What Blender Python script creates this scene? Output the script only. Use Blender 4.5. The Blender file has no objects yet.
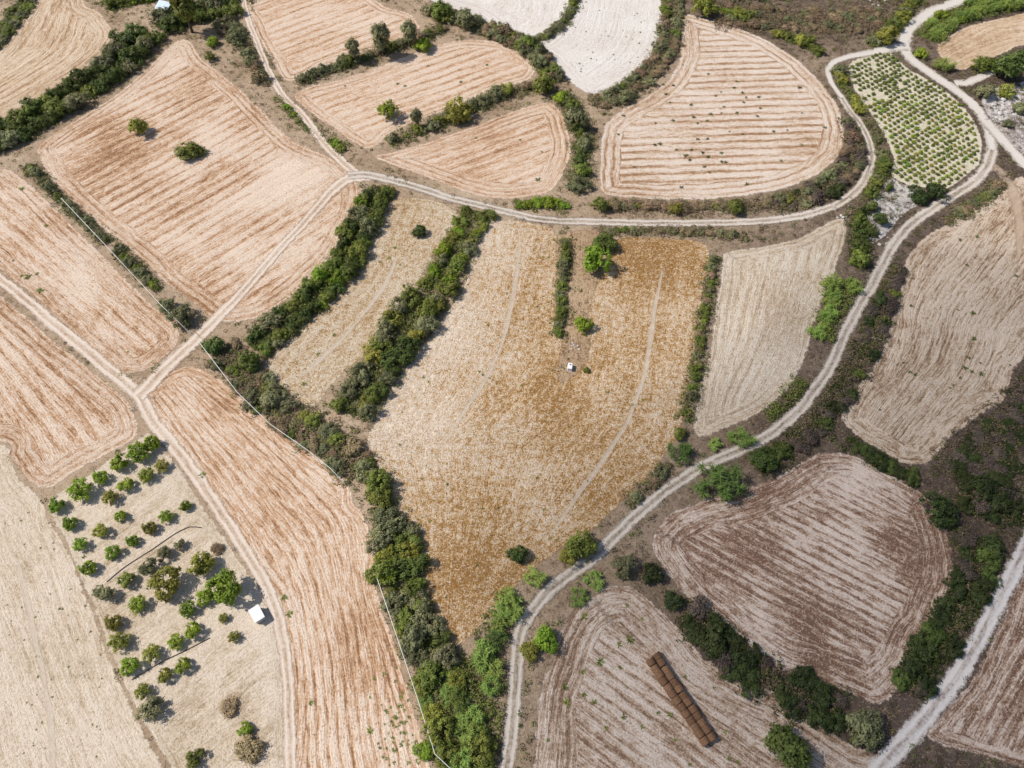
import bpy, math, random
import numpy as np
from mathutils import Vector

R = math.radians
random.seed(7)
rng = np.random.default_rng(7)
scene = bpy.context.scene
COL = scene.collection

# ------------------------------------------------------------------ camera
CAM_H, PITCH, FPX = 140.0, 58.0, 739.0
cam_d = bpy.data.cameras.new('camera')
cam = bpy.data.objects.new('camera', cam_d)
COL.objects.link(cam)
cam.location = (0, 0, CAM_H)
cam.rotation_euler = (R(90 - PITCH), 0, 0)
cam_d.sensor_width = 36
cam_d.lens = FPX / 1024 * 36
cam_d.clip_start = 1
cam_d.clip_end = 6000
scene.camera = cam

# ------------------------------------------------------------------ light
SUN_DIR = Vector((1.0, -0.13, -1.15)).normalized()        # the way the light travels
elev = math.asin(-SUN_DIR.z)
azim = math.atan2(-SUN_DIR.x, -SUN_DIR.y)                  # clockwise from +Y, towards the sun
w = bpy.data.worlds.new('World')
scene.world = w
w.use_nodes = True
wn = w.node_tree
wn.nodes.clear()
sky = wn.nodes.new('ShaderNodeTexSky')
sky.sky_type = 'NISHITA'
sky.sun_disc = False
sky.sun_elevation = elev
sky.sun_rotation = azim
sky.air_density = 1.0
sky.dust_density = 1.5
bg = wn.nodes.new('ShaderNodeBackground')
bg.inputs['Strength'].default_value = 0.11
wo = wn.nodes.new('ShaderNodeOutputWorld')
wn.links.new(sky.outputs[0], bg.inputs[0])
wn.links.new(bg.outputs[0], wo.inputs[0])
sd = bpy.data.lights.new('sun', 'SUN')
sd.energy = 4.6
sd.angle = R(0.5)
sd.color = (1.0, 0.955, 0.89)
so = bpy.data.objects.new('sun', sd)
COL.objects.link(so)
so.rotation_euler = SUN_DIR.to_track_quat('-Z', 'Y').to_euler()
so.location = (-100, 0, 200)

scene.view_settings.view_transform = 'Standard'
scene.view_settings.look = 'None'
scene.view_settings.exposure = -0.06
scene.view_settings.gamma = 1.0
scene.cycles.max_bounces = 6
scene.cycles.transparent_max_bounces = 12

# ------------------------------------------------------------------ pixel -> ground
CA, SA = math.cos(R(90 - PITCH)), math.sin(R(90 - PITCH))


def at(px, py, z=0.0):
    dx, dy = (px - 512) / FPX, -(py - 384) / FPX
    y, zz = dy * CA + SA, dy * SA - CA
    t = (CAM_H - z) / -zz
    return (dx * t, y * t)


def scale_at(px, py):                                      # pixels per metre
    dy = -(py - 384) / FPX
    return FPX / (CAM_H / -(dy * SA - CA))


def to_px(P):
    P = np.asarray(P, float)
    x, y, z = P[:, 0], P[:, 1], np.full(len(P), -CAM_H)
    b = y * CA + z * SA
    d = -(-y * SA + z * CA)
    return np.stack([512 + FPX * x / d, 384 - FPX * b / d], 1)


def W(pts):
    return np.array([at(a, b) for a, b in pts])


# ------------------------------------------------------------------ 2-D helpers
def smooth(P, closed, step=1.0):
    P = np.asarray(P, float)
    n = len(P)
    out = []
    for i in range(n if closed else n - 1):
        if closed:
            a, b, c, d = P[i - 1], P[i], P[(i + 1) % n], P[(i + 2) % n]
        else:
            a, b, c, d = P[max(i - 1, 0)], P[i], P[i + 1], P[min(i + 2, n - 1)]
        m = max(2, int(np.linalg.norm(c - b) / step))
        t = np.linspace(0, 1, m, endpoint=False)[:, None]
        # centripetal-ish: plain Catmull-Rom with a little tension
        m1, m2 = 0.42 * (c - a), 0.42 * (d - b)
        out.append((2 * t**3 - 3 * t**2 + 1) * b + (t**3 - 2 * t**2 + t) * m1 + (-2 * t**3 + 3 * t**2) * c + (t**3 - t**2) * m2)
    if not closed:
        out.append(P[-1:])
    return np.concatenate(out)


def inside(Q, P):
    x, y = Q[:, 0], Q[:, 1]
    r = np.zeros(len(Q), bool)
    j = len(P) - 1
    for i in range(len(P)):
        xi, yi, xj, yj = P[i, 0], P[i, 1], P[j, 0], P[j, 1]
        if yi != yj:
            r ^= ((yi > y) != (yj > y)) & (x < (xj - xi) * (y - yi) / (yj - yi) + xi)
        j = i
    return r


def nearest(Q, P, closed):
    """distance to a polyline, arc length there, the point itself"""
    A = P if closed else P[:-1]
    B = np.roll(P, -1, 0) if closed else P[1:]
    D = B - A
    L = np.hypot(D[:, 0], D[:, 1]) + 1e-9
    S = np.concatenate([[0], np.cumsum(L)[:-1]])
    dist, arc, pt = np.empty(len(Q)), np.empty(len(Q)), np.empty((len(Q), 2))
    for k in range(0, len(Q), 4000):
        q = Q[k:k + 4000]
        t = np.clip(((q[:, None, :] - A[None]) * D[None]).sum(2) / (L * L)[None], 0, 1)
        c = A[None] + t[..., None] * D[None]
        d2 = ((q[:, None, :] - c) ** 2).sum(2)
        i = d2.argmin(1)
        r = np.arange(len(q))
        dist[k:k + 4000] = np.sqrt(d2[r, i])
        arc[k:k + 4000] = S[i] + t[r, i] * L[i]
        pt[k:k + 4000] = c[r, i]
    return dist, arc, pt


def wobble(s, amp, seed):
    r = np.random.default_rng(seed)
    return sum(amp * r.uniform(.4, 1) / (k ** .6) * np.sin(s * (0.12 * k) * r.uniform(.8, 1.3) + r.uniform(0, 6.3)) for k in (1, 2, 4, 7, 12, 20)) / 2.2


# ------------------------------------------------------------------ objects
def mesh_from(name, V, F, mats=(), attrs=None, face_mat=None, smooth_f=False):
    V = np.asarray(V, np.float32)
    F = np.asarray(F, np.int32)
    me = bpy.data.meshes.new(name)
    me.vertices.add(len(V))
    me.vertices.foreach_set('co', V.ravel())
    k = F.shape[1]
    me.loops.add(F.size)
    me.loops.foreach_set('vertex_index', F.ravel())
    me.polygons.add(len(F))
    me.polygons.foreach_set('loop_start', np.arange(0, F.size, k, dtype=np.int32))
    if face_mat is not None:
        me.polygons.foreach_set('material_index', np.asarray(face_mat, np.int32))
    if smooth_f:
        me.polygons.foreach_set('use_smooth', np.ones(len(F), bool))
    for m in mats:
        me.materials.append(m)
    for an, av in (attrs or {}).items():
        av = np.asarray(av, np.float32)
        a = me.attributes.new(an, 'FLOAT_VECTOR' if av.ndim == 2 else 'FLOAT', 'POINT')
        a.data.foreach_set('vector' if av.ndim == 2 else 'value', av.ravel())
    me.update()
    me.validate()
    return me


def link(name, me, loc=(0, 0, 0), rz=0.0, sc=None, parent=None):
    o = bpy.data.objects.new(name, me)
    o.location = loc
    o.rotation_euler = (0, 0, rz)
    if sc is not None:
        o.scale = sc if hasattr(sc, '__len__') else (sc, sc, sc)
    o.parent = parent
    COL.objects.link(o)
    return o


def tag(o, label=None, cat=None, group=None, kind=None):
    if label:
        o['label'] = label
    if cat:
        o['category'] = cat
    if group:
        o['group'] = group
    if kind:
        o['kind'] = kind
    return o


class MB:
    """collects quads and polygons into one mesh"""
    def __init__(s):
        s.v, s.f = [], []

    def box(s, x0, x1, y0, y1, z0, z1):
        b = len(s.v)
        s.v += [(x, y, z) for z in (z0, z1) for x, y in ((x0, y0), (x1, y0), (x1, y1), (x0, y1))]
        s.f += [tuple(b + i for i in q) for q in ((3, 2, 1, 0), (4, 5, 6, 7), (0, 1, 5, 4), (1, 2, 6, 5), (2, 3, 7, 6), (3, 0, 4, 7))]
        return s

    def tube(s, pts, rad, n=8):
        pts = [Vector(p) for p in pts]
        b = len(s.v)
        for i, p in enumerate(pts):
            d = (pts[min(i + 1, len(pts) - 1)] - pts[max(i - 1, 0)]).normalized()
            u = d.cross(Vector((0, 0, 1)))
            if u.length < 1e-3:
                u = Vector((1, 0, 0))
            u.normalize()
            v = d.cross(u)
            r = rad[i] if hasattr(rad, '__len__') else rad
            for k in range(n):
                a = 2 * math.pi * k / n
                s.v.append(tuple(p + (u * math.cos(a) + v * math.sin(a)) * r))
        for i in range(len(pts) - 1):
            for k in range(n):
                s.f.append((b + i * n + k, b + i * n + (k + 1) % n, b + (i + 1) * n + (k + 1) % n, b + (i + 1) * n + k))
        s.f.append(tuple(b + k for k in reversed(range(n))))
        s.f.append(tuple(b + (len(pts) - 1) * n + k for k in range(n)))
        return s

    def poly(s, pts):
        b = len(s.v)
        s.v += [tuple(p) for p in pts]
        s.f.append(tuple(range(b, b + len(pts))))
        return s

    def mesh(s, name, mat, bevel=0, sm=False):
        me = bpy.data.meshes.new(name)
        me.from_pydata(s.v, [], s.f)
        me.materials.append(mat)
        if bevel:
            import bmesh
            bm = bmesh.new()
            bm.from_mesh(me)
            bmesh.ops.bevel(bm, geom=bm.edges[:], offset=bevel, segments=2, affect='EDGES', profile=.5)
            bm.to_mesh(me)
            bm.free()
        if sm:
            me.polygons.foreach_set('use_smooth', np.ones(len(me.polygons), bool))
        me.update()
        return me


# ------------------------------------------------------------------ materials
class NT:
    def __init__(s, name):
        s.m = bpy.data.materials.new(name)
        s.m.use_nodes = True
        s.t = s.m.node_tree
        s.t.nodes.clear()
        s.out = s.t.nodes.new('ShaderNodeOutputMaterial')

    def n(s, typ, out=0, ins=None, **props):
        nd = s.t.nodes.new('ShaderNode' + typ)
        for k, v in props.items():
            setattr(nd, k, v)
        for k, v in (ins or {}).items():
            if isinstance(v, bpy.types.NodeSocket):
                s.t.links.new(v, nd.inputs[k])
            elif v is not None:
                nd.inputs[k].default_value = v
        return nd.outputs[out]

    def math(s, op, a, b=None, c=None, clamp=False):
        i = {0: a}
        if b is not None:
            i[1] = b
        if c is not None:
            i[2] = c
        return s.n('Math', ins=i, operation=op, use_clamp=clamp)

    def vmath(s, op, a, b):
        return s.n('VectorMath', ins={0: a, 1: b}, operation=op)

    def noise(s, vec, scale, detail=2.0, rough=0.55, out=0, dist=0.0):
        return s.n('TexNoise', out, {'Vector': vec, 'Scale': scale, 'Detail': detail, 'Roughness': rough, 'Distortion': dist})

    def attr(s, name, out='Fac'):
        nd = s.t.nodes.new('ShaderNodeAttribute')
        nd.attribute_name = name
        return nd.outputs[out]

    def ramp(s, fac, stops, interp='LINEAR'):
        nd = s.t.nodes.new('ShaderNodeValToRGB')
        cr = nd.color_ramp
        cr.interpolation = interp
        while len(cr.elements) < len(stops):
            cr.elements.new(0.5)
        for e, (p, c) in zip(cr.elements, stops):
            e.position = p
            e.color = (*c, 1) if hasattr(c, '__len__') else (c, c, c, 1)
        s.t.links.new(fac, nd.inputs[0])
        return nd.outputs[0]

    def mixc(s, f, a, b, mode='MIX'):
        nd = s.t.nodes.new('ShaderNodeMix')
        nd.data_type = 'RGBA'
        nd.blend_type = mode
        for i, v in ((0, f), (6, a), (7, b)):
            if isinstance(v, bpy.types.NodeSocket):
                s.t.links.new(v, nd.inputs[i])
            else:
                nd.inputs[i].default_value = v if not hasattr(v, '__len__') else (*v, 1)
        return nd.outputs[2]

    def map(s, v, a, b, c=0.0, d=1.0, smooth_=True):
        return s.n('MapRange', ins={0: v, 1: a, 2: b, 3: c, 4: d}, interpolation_type='SMOOTHSTEP' if smooth_ else 'LINEAR')

    def finish(s, col, rough=0.95, bump=None, bstr=0.5, bdist=0.1, alpha=None, spec=0.1, trans=None):
        p = s.t.nodes.new('ShaderNodeBsdfPrincipled')
        for k, v in (('Base Color', col), ('Roughness', rough), ('Specular IOR Level', spec)):
            if isinstance(v, bpy.types.NodeSocket):
                s.t.links.new(v, p.inputs[k])
            else:
                p.inputs[k].default_value = (*v, 1) if hasattr(v, '__len__') else v
        if bump is not None:
            nb = s.n('Bump', ins={'Height': bump, 'Strength': bstr, 'Distance': bdist})
            s.t.links.new(nb, p.inputs['Normal'])
        sh = p.outputs[0]
        if trans is not None:
            tr = s.n('BsdfTranslucent', ins={'Color': col if isinstance(col, bpy.types.NodeSocket) else (*col, 1)})
            sh = s.n('MixShader', ins={0: trans, 1: sh, 2: tr})
        if alpha is not None:
            tb = s.n('BsdfTransparent')
            sh = s.n('MixShader', ins={0: alpha, 1: tb, 2: sh})
        s.t.links.new(sh, s.out.inputs[0])
        return s.m


def pos(t):
    return t.n('NewGeometry', 0)


def mat_ground():
    t = NT('dry_earth')
    p = pos(t)
    a = t.noise(p, .045, 5, .62)
    b = t.noise(p, .5, 5, .65)
    c = t.noise(p, 2.6, 3, .7)
    f = t.math('ADD', t.math('MULTIPLY', a, .45), t.math('ADD', t.math('MULTIPLY', b, .33), t.math('MULTIPLY', c, .30)))
    f = t.math('MULTIPLY_ADD', t.math('SUBTRACT', f, .54), 1.5, .5)
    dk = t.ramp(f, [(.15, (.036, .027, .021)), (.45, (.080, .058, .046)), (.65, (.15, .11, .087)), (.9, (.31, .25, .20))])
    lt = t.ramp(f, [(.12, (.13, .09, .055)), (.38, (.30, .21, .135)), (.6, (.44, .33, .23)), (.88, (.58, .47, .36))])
    col = t.mixc(t.attr('soil'), lt, dk)  # 'soil' only blends to the darker ramp, towards the right and top right
    s1 = t.map(t.noise(p, 1.9, 3, .75), .55, .63)
    s2 = t.map(t.noise(t.vmath('ADD', p, (31.7, 12.3, 5.0)), 2.1, 3, .75), .56, .65)
    col = t.mixc(t.math('MULTIPLY', s2, .45), col, (.50, .38, .25))
    col = t.mixc(t.math('MULTIPLY', s1, .6), col, (.045, .034, .022))
    return t.finish(col, 1, f, .7, .35)


def mat_field(pale, straw, brown, period=2.6, hw=6.0, a=.30, b=.45, c=.35, d=.32, shift=0.0, sharp=1.0, seed=0, grain=2.4, blot=.05, broken=.35, sp=.46, wp=.38, ss=2.3, hp=1.7):
    """ploughed or stubble soil: rows run along 'along', headland passes follow the field's own edge"""
    t = NT('stubble_soil')
    p = pos(t)
    rc = t.n('SeparateXYZ', 0, {0: t.attr('rowco', 'Vector')})
    sx = rc.node.outputs
    row, along, edge = sx[0], sx[1], sx[2]
    per = t.attr('perim')
    wn_ = t.noise(p, .11, 2)
    thr = t.math('ADD', edge, t.math('MULTIPLY', t.math('SUBTRACT', wn_, .5), 3.5))
    head = t.math('LESS_THAN', thr, hw)
    inv = t.math('SUBTRACT', 1, head)
    r = t.math('ADD', t.math('MULTIPLY', row, inv), t.math('MULTIPLY', t.math('MULTIPLY', edge, period / hp), head))
    al = t.math('ADD', t.math('MULTIPLY', along, inv), t.math('MULTIPLY', per, head))
    r = t.math('ADD', r, t.math('MULTIPLY', t.math('SUBTRACT', t.noise(p, .10, 2), .5), 1.2))
    r2 = t.math('ADD', r, t.math('MULTIPLY', t.math('SUBTRACT', t.noise(p, 1.1, 3, .7), .5), .34))
    sw = t.math('MULTIPLY_ADD', t.math('SINE', t.math('MULTIPLY', r2, 2 * math.pi / period)), .5, .5)
    sw = t.math('SUBTRACT', 1.02, t.math('POWER', t.math('SUBTRACT', 1, sw), 2.2))
    v1 = t.n('CombineXYZ', ins={0: t.math('MULTIPLY', r, 1.35), 1: t.math('MULTIPLY', al, .075), 2: float(seed)})
    v2 = t.n('CombineXYZ', ins={0: t.math('MULTIPLY', r, 4.2), 1: t.math('MULTIPLY', al, .5), 2: float(seed) + 5})
    s1 = t.noise(v1, .62, 4, .66)
    s2 = t.noise(v2, .8, 3, .6)
    bl = t.noise(p, blot, 4, .6)
    gr = t.noise(p, grain, 3, .85)
    gr2 = t.noise(p, .8, 3, .75)
    v3 = t.n('CombineXYZ', ins={0: t.math('MULTIPLY', r, 2.4), 1: t.math('MULTIPLY', al, .22), 2: float(seed) + 9})
    s3 = t.noise(v3, 1.0, 4, .75)
    # the swath lines fade in and out along the rows
    fade = t.map(t.noise(p, .035, 2), .32, .68, broken, 1.0)
    f = t.math('MULTIPLY', t.math('SUBTRACT', sw, .5), t.math('MULTIPLY', fade, a))
    f = t.math('MULTIPLY', f, t.math('MULTIPLY_ADD', head, -.25, 1.0))
    for s_, k in ((s1, b * .9), (s2, b * .9), (s3, b * 1.3), (bl, c), (gr, d * 1.5), (gr2, d)):
        f = t.math('ADD', f, t.math('MULTIPLY', t.math('SUBTRACT', s_, .5), k * 1.9))
    f = t.math('ADD', f, t.attr('patch'))
    f = t.math('MULTIPLY_ADD', f, sharp, .5 + shift, clamp=True)
    col = t.ramp(f, [(.12, brown), (.42, straw), (.70, pale)])
    # stubble: dark tufts and bleached straw, a hand's breadth to half a metre across
    dens = t.map(t.noise(p, .09, 3), .3, .7, .45, 1.0)
    dk = t.map(t.noise(p, ss, 3, .75), .55, .63)
    wh = t.map(t.noise(t.vmath('ADD', p, (31.7, 12.3, 5.0)), ss * 1.1, 3, .75), .55, .64)
    col = t.mixc(t.math('MULTIPLY', wh, wp), col, tuple(min(x * 1.18, .8) for x in pale))
    col = t.mixc(t.math('MULTIPLY', t.math('MULTIPLY', dk, dens), sp), col, tuple(x * .40 for x in brown))
    f = t.math('SUBTRACT', f, t.math('MULTIPLY', dk, -.25))
    # ragged edge, the ground under it shows through
    al_ = t.map(t.math('ADD', edge, t.math('MULTIPLY', t.math('SUBTRACT', t.noise(p, .8, 4, .7), .5), 2.2)), .05, .55)
    return t.finish(col, 1, f, .8, .22, alpha=al_)


def mat_track(pale, mid, verge, strength=1.0, ruts=True):
    t = NT('track_dust')
    p = pos(t)
    u = t.attr('u')
    v = t.attr('v')
    au = t.math('ABSOLUTE', t.math('ADD', u, t.math('MULTIPLY', t.math('SUBTRACT', t.noise(p, .35, 3), .5), .30)))
    vec = t.n('CombineXYZ', ins={0: t.math('MULTIPLY', u, 4.0), 1: t.math('MULTIPLY', v, .18)})
    st = t.noise(vec, 1.0, 4, .65)
    g = t.noise(p, 1.6, 4, .7)
    big = t.noise(p, .09, 3)
    rut = t.math('SUBTRACT', 1, t.math('MULTIPLY', t.math('ABSOLUTE', t.math('SUBTRACT', au, .47)), 3.0), clamp=True) if ruts else t.map(au, .9, .2)
    f = t.math('ADD', t.math('MULTIPLY', rut, .5), t.math('ADD', t.math('MULTIPLY', t.math('SUBTRACT', st, .5), .8), t.math('ADD', t.math('MULTIPLY', t.math('SUBTRACT', g, .5), 1.1), t.math('MULTIPLY', t.math('SUBTRACT', big, .5), .7))))
    f = t.math('ADD', f, .36, clamp=True)
    col = t.ramp(f, [(.12, verge), (.42, mid), (.74, pale)])
    n2 = t.math('MULTIPLY', t.math('SUBTRACT', t.noise(p, .7, 4, .75), .5), 1.5)
    al = t.math('MULTIPLY', t.map(t.math('ADD', t.math('ABSOLUTE', u), n2), 1.05, .70), strength)
    return t.finish(col, 1, f, .5, .12, alpha=al)


def mat_leaf(name, c1, c2, rough=.55, trans=.22, hue=.018):
    t = NT(name)
    l = t.attr('leaf')
    oi = t.n('ObjectInfo', 'Random')
    p = pos(t)
    k = t.math('ADD', t.math('MULTIPLY', l, .7), t.math('MULTIPLY', t.noise(p, .55, 2), .5), clamp=True)
    col = t.ramp(k, [(.15, c1), (.85, c2)])
    hv = t.math('MULTIPLY_ADD', oi, hue * 2, .5 - hue)
    vv = t.math('MULTIPLY_ADD', t.math('FRACT', t.math('MULTIPLY', oi, 7.31)), .5, .75)
    hs = t.n('HueSaturation', ins={'Hue': hv, 'Saturation': 1.0, 'Value': vv, 'Color': col})
    return t.finish(hs, rough, spec=.25, trans=trans)


def mat_plain(name, c1, c2, scale=3.0, rough=.8, bstr=.3, spec=.2, metal=0):
    t = NT(name)
    tc = t.n('TexCoord', 'Object')
    f = t.noise(tc, scale, 5, .65)
    col = t.ramp(f, [(.3, c1), (.7, c2)])
    m = t.finish(col, rough, f, bstr, .05, spec=spec)
    return m


UNDER_STOPS = [(0, (.035, .05, .013)), (.25, (.12, .14, .032)), (.42, (.20, .24, .05)), (.60, (.20, .19, .09)), (.80, (.175, .122, .080)), (1, (.36, .26, .17))]
M_GROUND = mat_ground()
BARK = mat_plain('bark', (.06, .045, .03), (.16, .12, .085), 6)
LEAF = {
    'deep': mat_leaf('deep_green_leaves', (.016, .026, .010), (.075, .098, .026)),  # darkest green of the set, used mostly for the right-hand hedges
    'heath': mat_leaf('grey_brown_twigs', (.040, .032, .026), (.150, .112, .088), rough=.9, trans=.05),  # darker, greyer brown than 'dry', no particular species, mostly right-hand banks
    'dark': mat_leaf('dark_leaves', (0.037, 0.057, 0.015), (0.150, 0.194, 0.045), trans=.3),
    'mid': mat_leaf('green_leaves', (0.075, 0.100, 0.020), (0.269, 0.306, 0.062), trans=.3),
    'bright': mat_leaf('bright_leaves', (0.106, 0.175, 0.015), (0.331, 0.431, 0.045), trans=.3),
    'olive': mat_leaf('olive_leaves', (0.094, 0.098, 0.043), (0.325, 0.319, 0.156), trans=.25),
    'yellow': mat_leaf('yellowish_leaves', (0.144, 0.144, 0.020), (0.400, 0.388, 0.075), trans=.3),
    'dry': mat_leaf('dry_twigs', (.12, .085, .048), (.36, .26, .15), rough=.9, trans=.05),
    'reed': mat_leaf('reed_leaves', (0.119, 0.188, 0.035), (0.362, 0.469, 0.106), trans=.3),
    'darkreed': mat_leaf('dark_reed_leaves', (.035, .075, .018), (.140, .205, .048), trans=.3),
}

# ------------------------------------------------------------------ foliage prototypes (unit radius)


def cards(C, Nrm, size, aspect, r):
    """one bent leaf quad per centre"""
    n = len(C)
    up = r.normal(size=(n, 3))
    u = np.cross(Nrm, up)
    u /= np.linalg.norm(u, axis=1, keepdims=True) + 1e-9
    v = np.cross(Nrm, u)
    s = (size * r.uniform(.65, 1.35, n))[:, None]
    V = np.stack([C - u * s, C - v * s * aspect + Nrm * s * .15, C + u * s, C + v * s * aspect + Nrm * s * .15], 1)
    return V.reshape(-1, 3)


def bush_geo(seed, lobes=6, clumps=110, per=24, leaf=.085, flat=.8, spread=.55, upright=0.0, sig=.085):
    r = np.random.default_rng(seed)
    ang = r.uniform(0, 6.283, lobes) + np.arange(lobes) * 2.4
    rad = np.sqrt(r.uniform(0.02, 1, lobes)) * spread
    lr = r.uniform(.25, .52, lobes)
    lc = np.stack([np.cos(ang) * rad, np.sin(ang) * rad, lr * r.uniform(.5, 1.0, lobes) + r.uniform(0, .45 + upright, lobes) * (1 - rad)], 1)
    pts, nrm = [], []
    while len(pts) < clumps:
        k = r.integers(lobes)
        d = r.normal(size=3)
        d /= np.linalg.norm(d)
        if d[2] < -.35:
            d[2] *= -1
        c = lc[k] + d * lr[k] * r.uniform(.72, 1.22) * np.array([1, 1, flat])
        if c[2] < .04:
            continue
        if any(j != k and np.linalg.norm((c - lc[j]) / np.array([1, 1, flat])) < lr[j] * .72 for j in range(lobes)):
            if r.random() < .85:
                continue
        pts.append(c)
        nrm.append(d)
    pts, nrm = np.array(pts), np.array(nrm)
    cr = r.uniform(0, 1, len(pts))
    ii = np.repeat(np.arange(len(pts)), per)
    off = r.normal(size=(len(ii), 3)) * sig * r.uniform(.7, 1.3, len(pts))[ii][:, None]
    C = pts[ii] + off
    C[:, 2] = np.maximum(C[:, 2], .02)
    N_ = nrm[ii] * .75 + off / sig * .28 + r.normal(size=(len(ii), 3)) * .38 + np.array([0, 0, .3])
    N_ /= np.linalg.norm(N_, axis=1, keepdims=True)
    V = cards(C, N_, leaf, .55, r)
    la = np.clip(cr[ii] * .72 + r.uniform(0, .36, len(ii)), 0, 1)
    return V, np.repeat(la, 4), lc, lr


def leaf_mesh(name, geo, mat, stems=None):
    V, la = geo[0], geo[1]
    F = np.arange(len(V)).reshape(-1, 4)
    fm = np.zeros(len(F), int)
    if stems is not None:
        sv, sf = stems
        F = np.concatenate([F, np.asarray(sf) + len(V)])
        V = np.concatenate([V, sv])
        la = np.concatenate([la, np.zeros(len(sv))])
        fm = np.concatenate([fm, np.ones(len(sf), int)])
    return mesh_from(name, V, F, (mat, BARK), {'leaf': la}, fm)


def stems_geo(lc, seed):
    """limbs from the base of the bush to each lobe"""
    mb = MB()
    for c in lc:
        mb.tube([(0, 0, -.1), tuple(c * .5 + np.array([0, 0, .02])), tuple(c)], [.05, .035, .015], 5)
    sf = [f for f in mb.f if len(f) == 4]
    return np.array(mb.v), sf


def strip_blades(base, dirs, length, width, droop, r, segs=3):
    """arching blades: base (n,3), dirs (n,3)"""
    n = len(base)
    side = np.cross(dirs, np.array([0, 0, 1.0]))
    side /= np.linalg.norm(side, axis=1, keepdims=True) + 1e-9
    L = (length * r.uniform(.7, 1.25, n))[:, None]
    rows = []
    for k in range(segs + 1):
        t = k / segs
        c = base + dirs * L * t - np.array([0, 0, 1.0]) * L * droop * t * t
        wv = width * (1 - t) ** .7 * (1.0 if k else .6)
        rows.append(np.stack([c - side * wv, c + side * wv], 1))
    A = np.stack(rows, 1)                                # n, segs+1, 2, 3
    V = A.reshape(-1, 3)
    st = 2 * (segs + 1)
    f0 = np.array([[2 * k, 2 * k + 1, 2 * k + 3, 2 * k + 2] for k in range(segs)])
    F = (np.arange(n)[:, None, None] * st + f0[None]).reshape(-1, 4)
    return V, F, st


def reed_geo(seed, rosettes=26, per=20):
    r = np.random.default_rng(seed)
    a = r.uniform(0, 6.283, rosettes)
    q = np.sqrt(r.uniform(0, 1, rosettes)) * .78
    top = np.stack([np.cos(a) * q, np.sin(a) * q, r.uniform(.55, 1.15, rosettes) * (1.1 - .45 * q)], 1)
    ii = np.repeat(np.arange(rosettes), per)
    lev = r.uniform(.35, 1, len(ii))
    base = top[ii] * np.array([1, 1, 1.0]) * np.stack([np.ones(len(ii)), np.ones(len(ii)), lev], 1)
    an = r.uniform(0, 6.283, len(ii))
    el = r.uniform(.1, 1.1, len(ii))
    d = np.stack([np.cos(an) * np.cos(el), np.sin(an) * np.cos(el), np.sin(el)], 1)
    V, F, st = strip_blades(base, d, .36, .026, .45, r)
    la = np.repeat(np.clip(lev * .5 + r.uniform(0, .5, len(ii)), 0, 1), st)
    V[:, 2] = np.maximum(V[:, 2], .02)
    # canes
    mb = MB()
    for t in top:
        mb.tube([(t[0] * .9, t[1] * .9, -.05), tuple(t)], [.018, .01], 4)
    sf = [f for f in mb.f if len(f) == 4]
    F2 = np.array(sf) + len(V)
    V2 = np.concatenate([V, np.array(mb.v)])
    la = np.concatenate([la, np.full(len(mb.v), .3)])
    return V2, np.concatenate([F, F2]), la


PROTO = {}


def proto(kind, var):
    key = (kind, var)
    if key in PROTO:
        return PROTO[key]
    sd_ = abs(hash(kind)) % 1 + var * 17 + sum(map(ord, kind))
    if kind in ('reed', 'darkreed'):
        V, F, la = reed_geo(sd_)
        me = mesh_from('reed_clump', V, F, (LEAF[kind],), {'leaf': la})
    elif kind in ('dry', 'heath'):
        g = bush_geo(sd_, 7, 80, 20, .085, .7, .62, 0, .12)
        me = leaf_mesh(NAMES[kind][0], g, LEAF[kind], stems_geo(g[2], sd_))
    else:
        g = bush_geo(sd_, 8 + var, 62, 42, .070, .95, .72, .15, .088) if var < 4 else bush_geo(sd_, 7, 66, 42, .070, .9, .50, .05, .085)
        me = leaf_mesh('bush', g, LEAF[kind], stems_geo(g[2], sd_))
    PROTO[key] = me
    return me


NAMES = {'deep': ('deep_green_bush', 'bush', 'very dark green bush'), 'heath': ('grey_brown_shrub', 'shrub', 'dark grey-brown low shrub'),
         'dark': ('dark_bush', 'bush', 'dark green bush'), 'mid': ('green_bush', 'bush', 'mid green bush'),
         'bright': ('bright_bush', 'bush', 'bright green bush'), 'olive': ('olive_bush', 'bush', 'grey-green bush'),
         'yellow': ('yellow_bush', 'bush', 'yellowish bush'), 'dry': ('dry_shrub', 'shrub', 'dry brown shrub'),
         'reed': ('reed_clump', 'reeds', 'light green reed clump'), 'darkreed': ('dark_reed_clump', 'reeds', 'dark green reed clump')}


def put_bush(x, y, r, kind, label=None, group=None, hz=1.0, sx=1.0, rz=None, solo=False):
    nm, cat, look = NAMES[kind]
    me = proto(kind, random.randrange(4) + (4 if solo else 0))
    if sx == 1 and not solo:
        sx = random.uniform(.85, 1.25)
    o = link(nm, me, (x, y, 0), random.uniform(0, 6.28) if rz is None else rz, (r * sx, r / sx ** .5, r * hz))
    return tag(o, label or look, cat, group)


def put_at(px, py, rpx, kind, label=None, group=None, hz=1.0, sx=1.0):
    r = rpx / scale_at(px, py)
    x, y = at(px, py, r * .5 * hz)
    return put_bush(x, y, r * 1.08, kind, label, group, hz, sx, rz=0 if sx != 1 else None, solo=True)


# =================================================================== GROUND
gx = np.concatenate([[-5000, -1500, -500], np.linspace(-260, 260, 105), [500, 1500, 5000]])
gy = np.concatenate([[-3000, -600, -150], np.linspace(-60, 360, 85), [700, 1800, 5000]])
GX, GY = np.meshgrid(gx, gy, indexing='ij')
GV = np.stack([GX.ravel(), GY.ravel(), np.zeros(GX.size)], 1)
i, j = np.meshgrid(np.arange(len(gx) - 1), np.arange(len(gy) - 1), indexing='ij')
b0 = (i * len(gy) + j).ravel()
GF = np.stack([b0, b0 + len(gy), b0 + len(gy) + 1, b0 + 1], 1)


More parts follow.
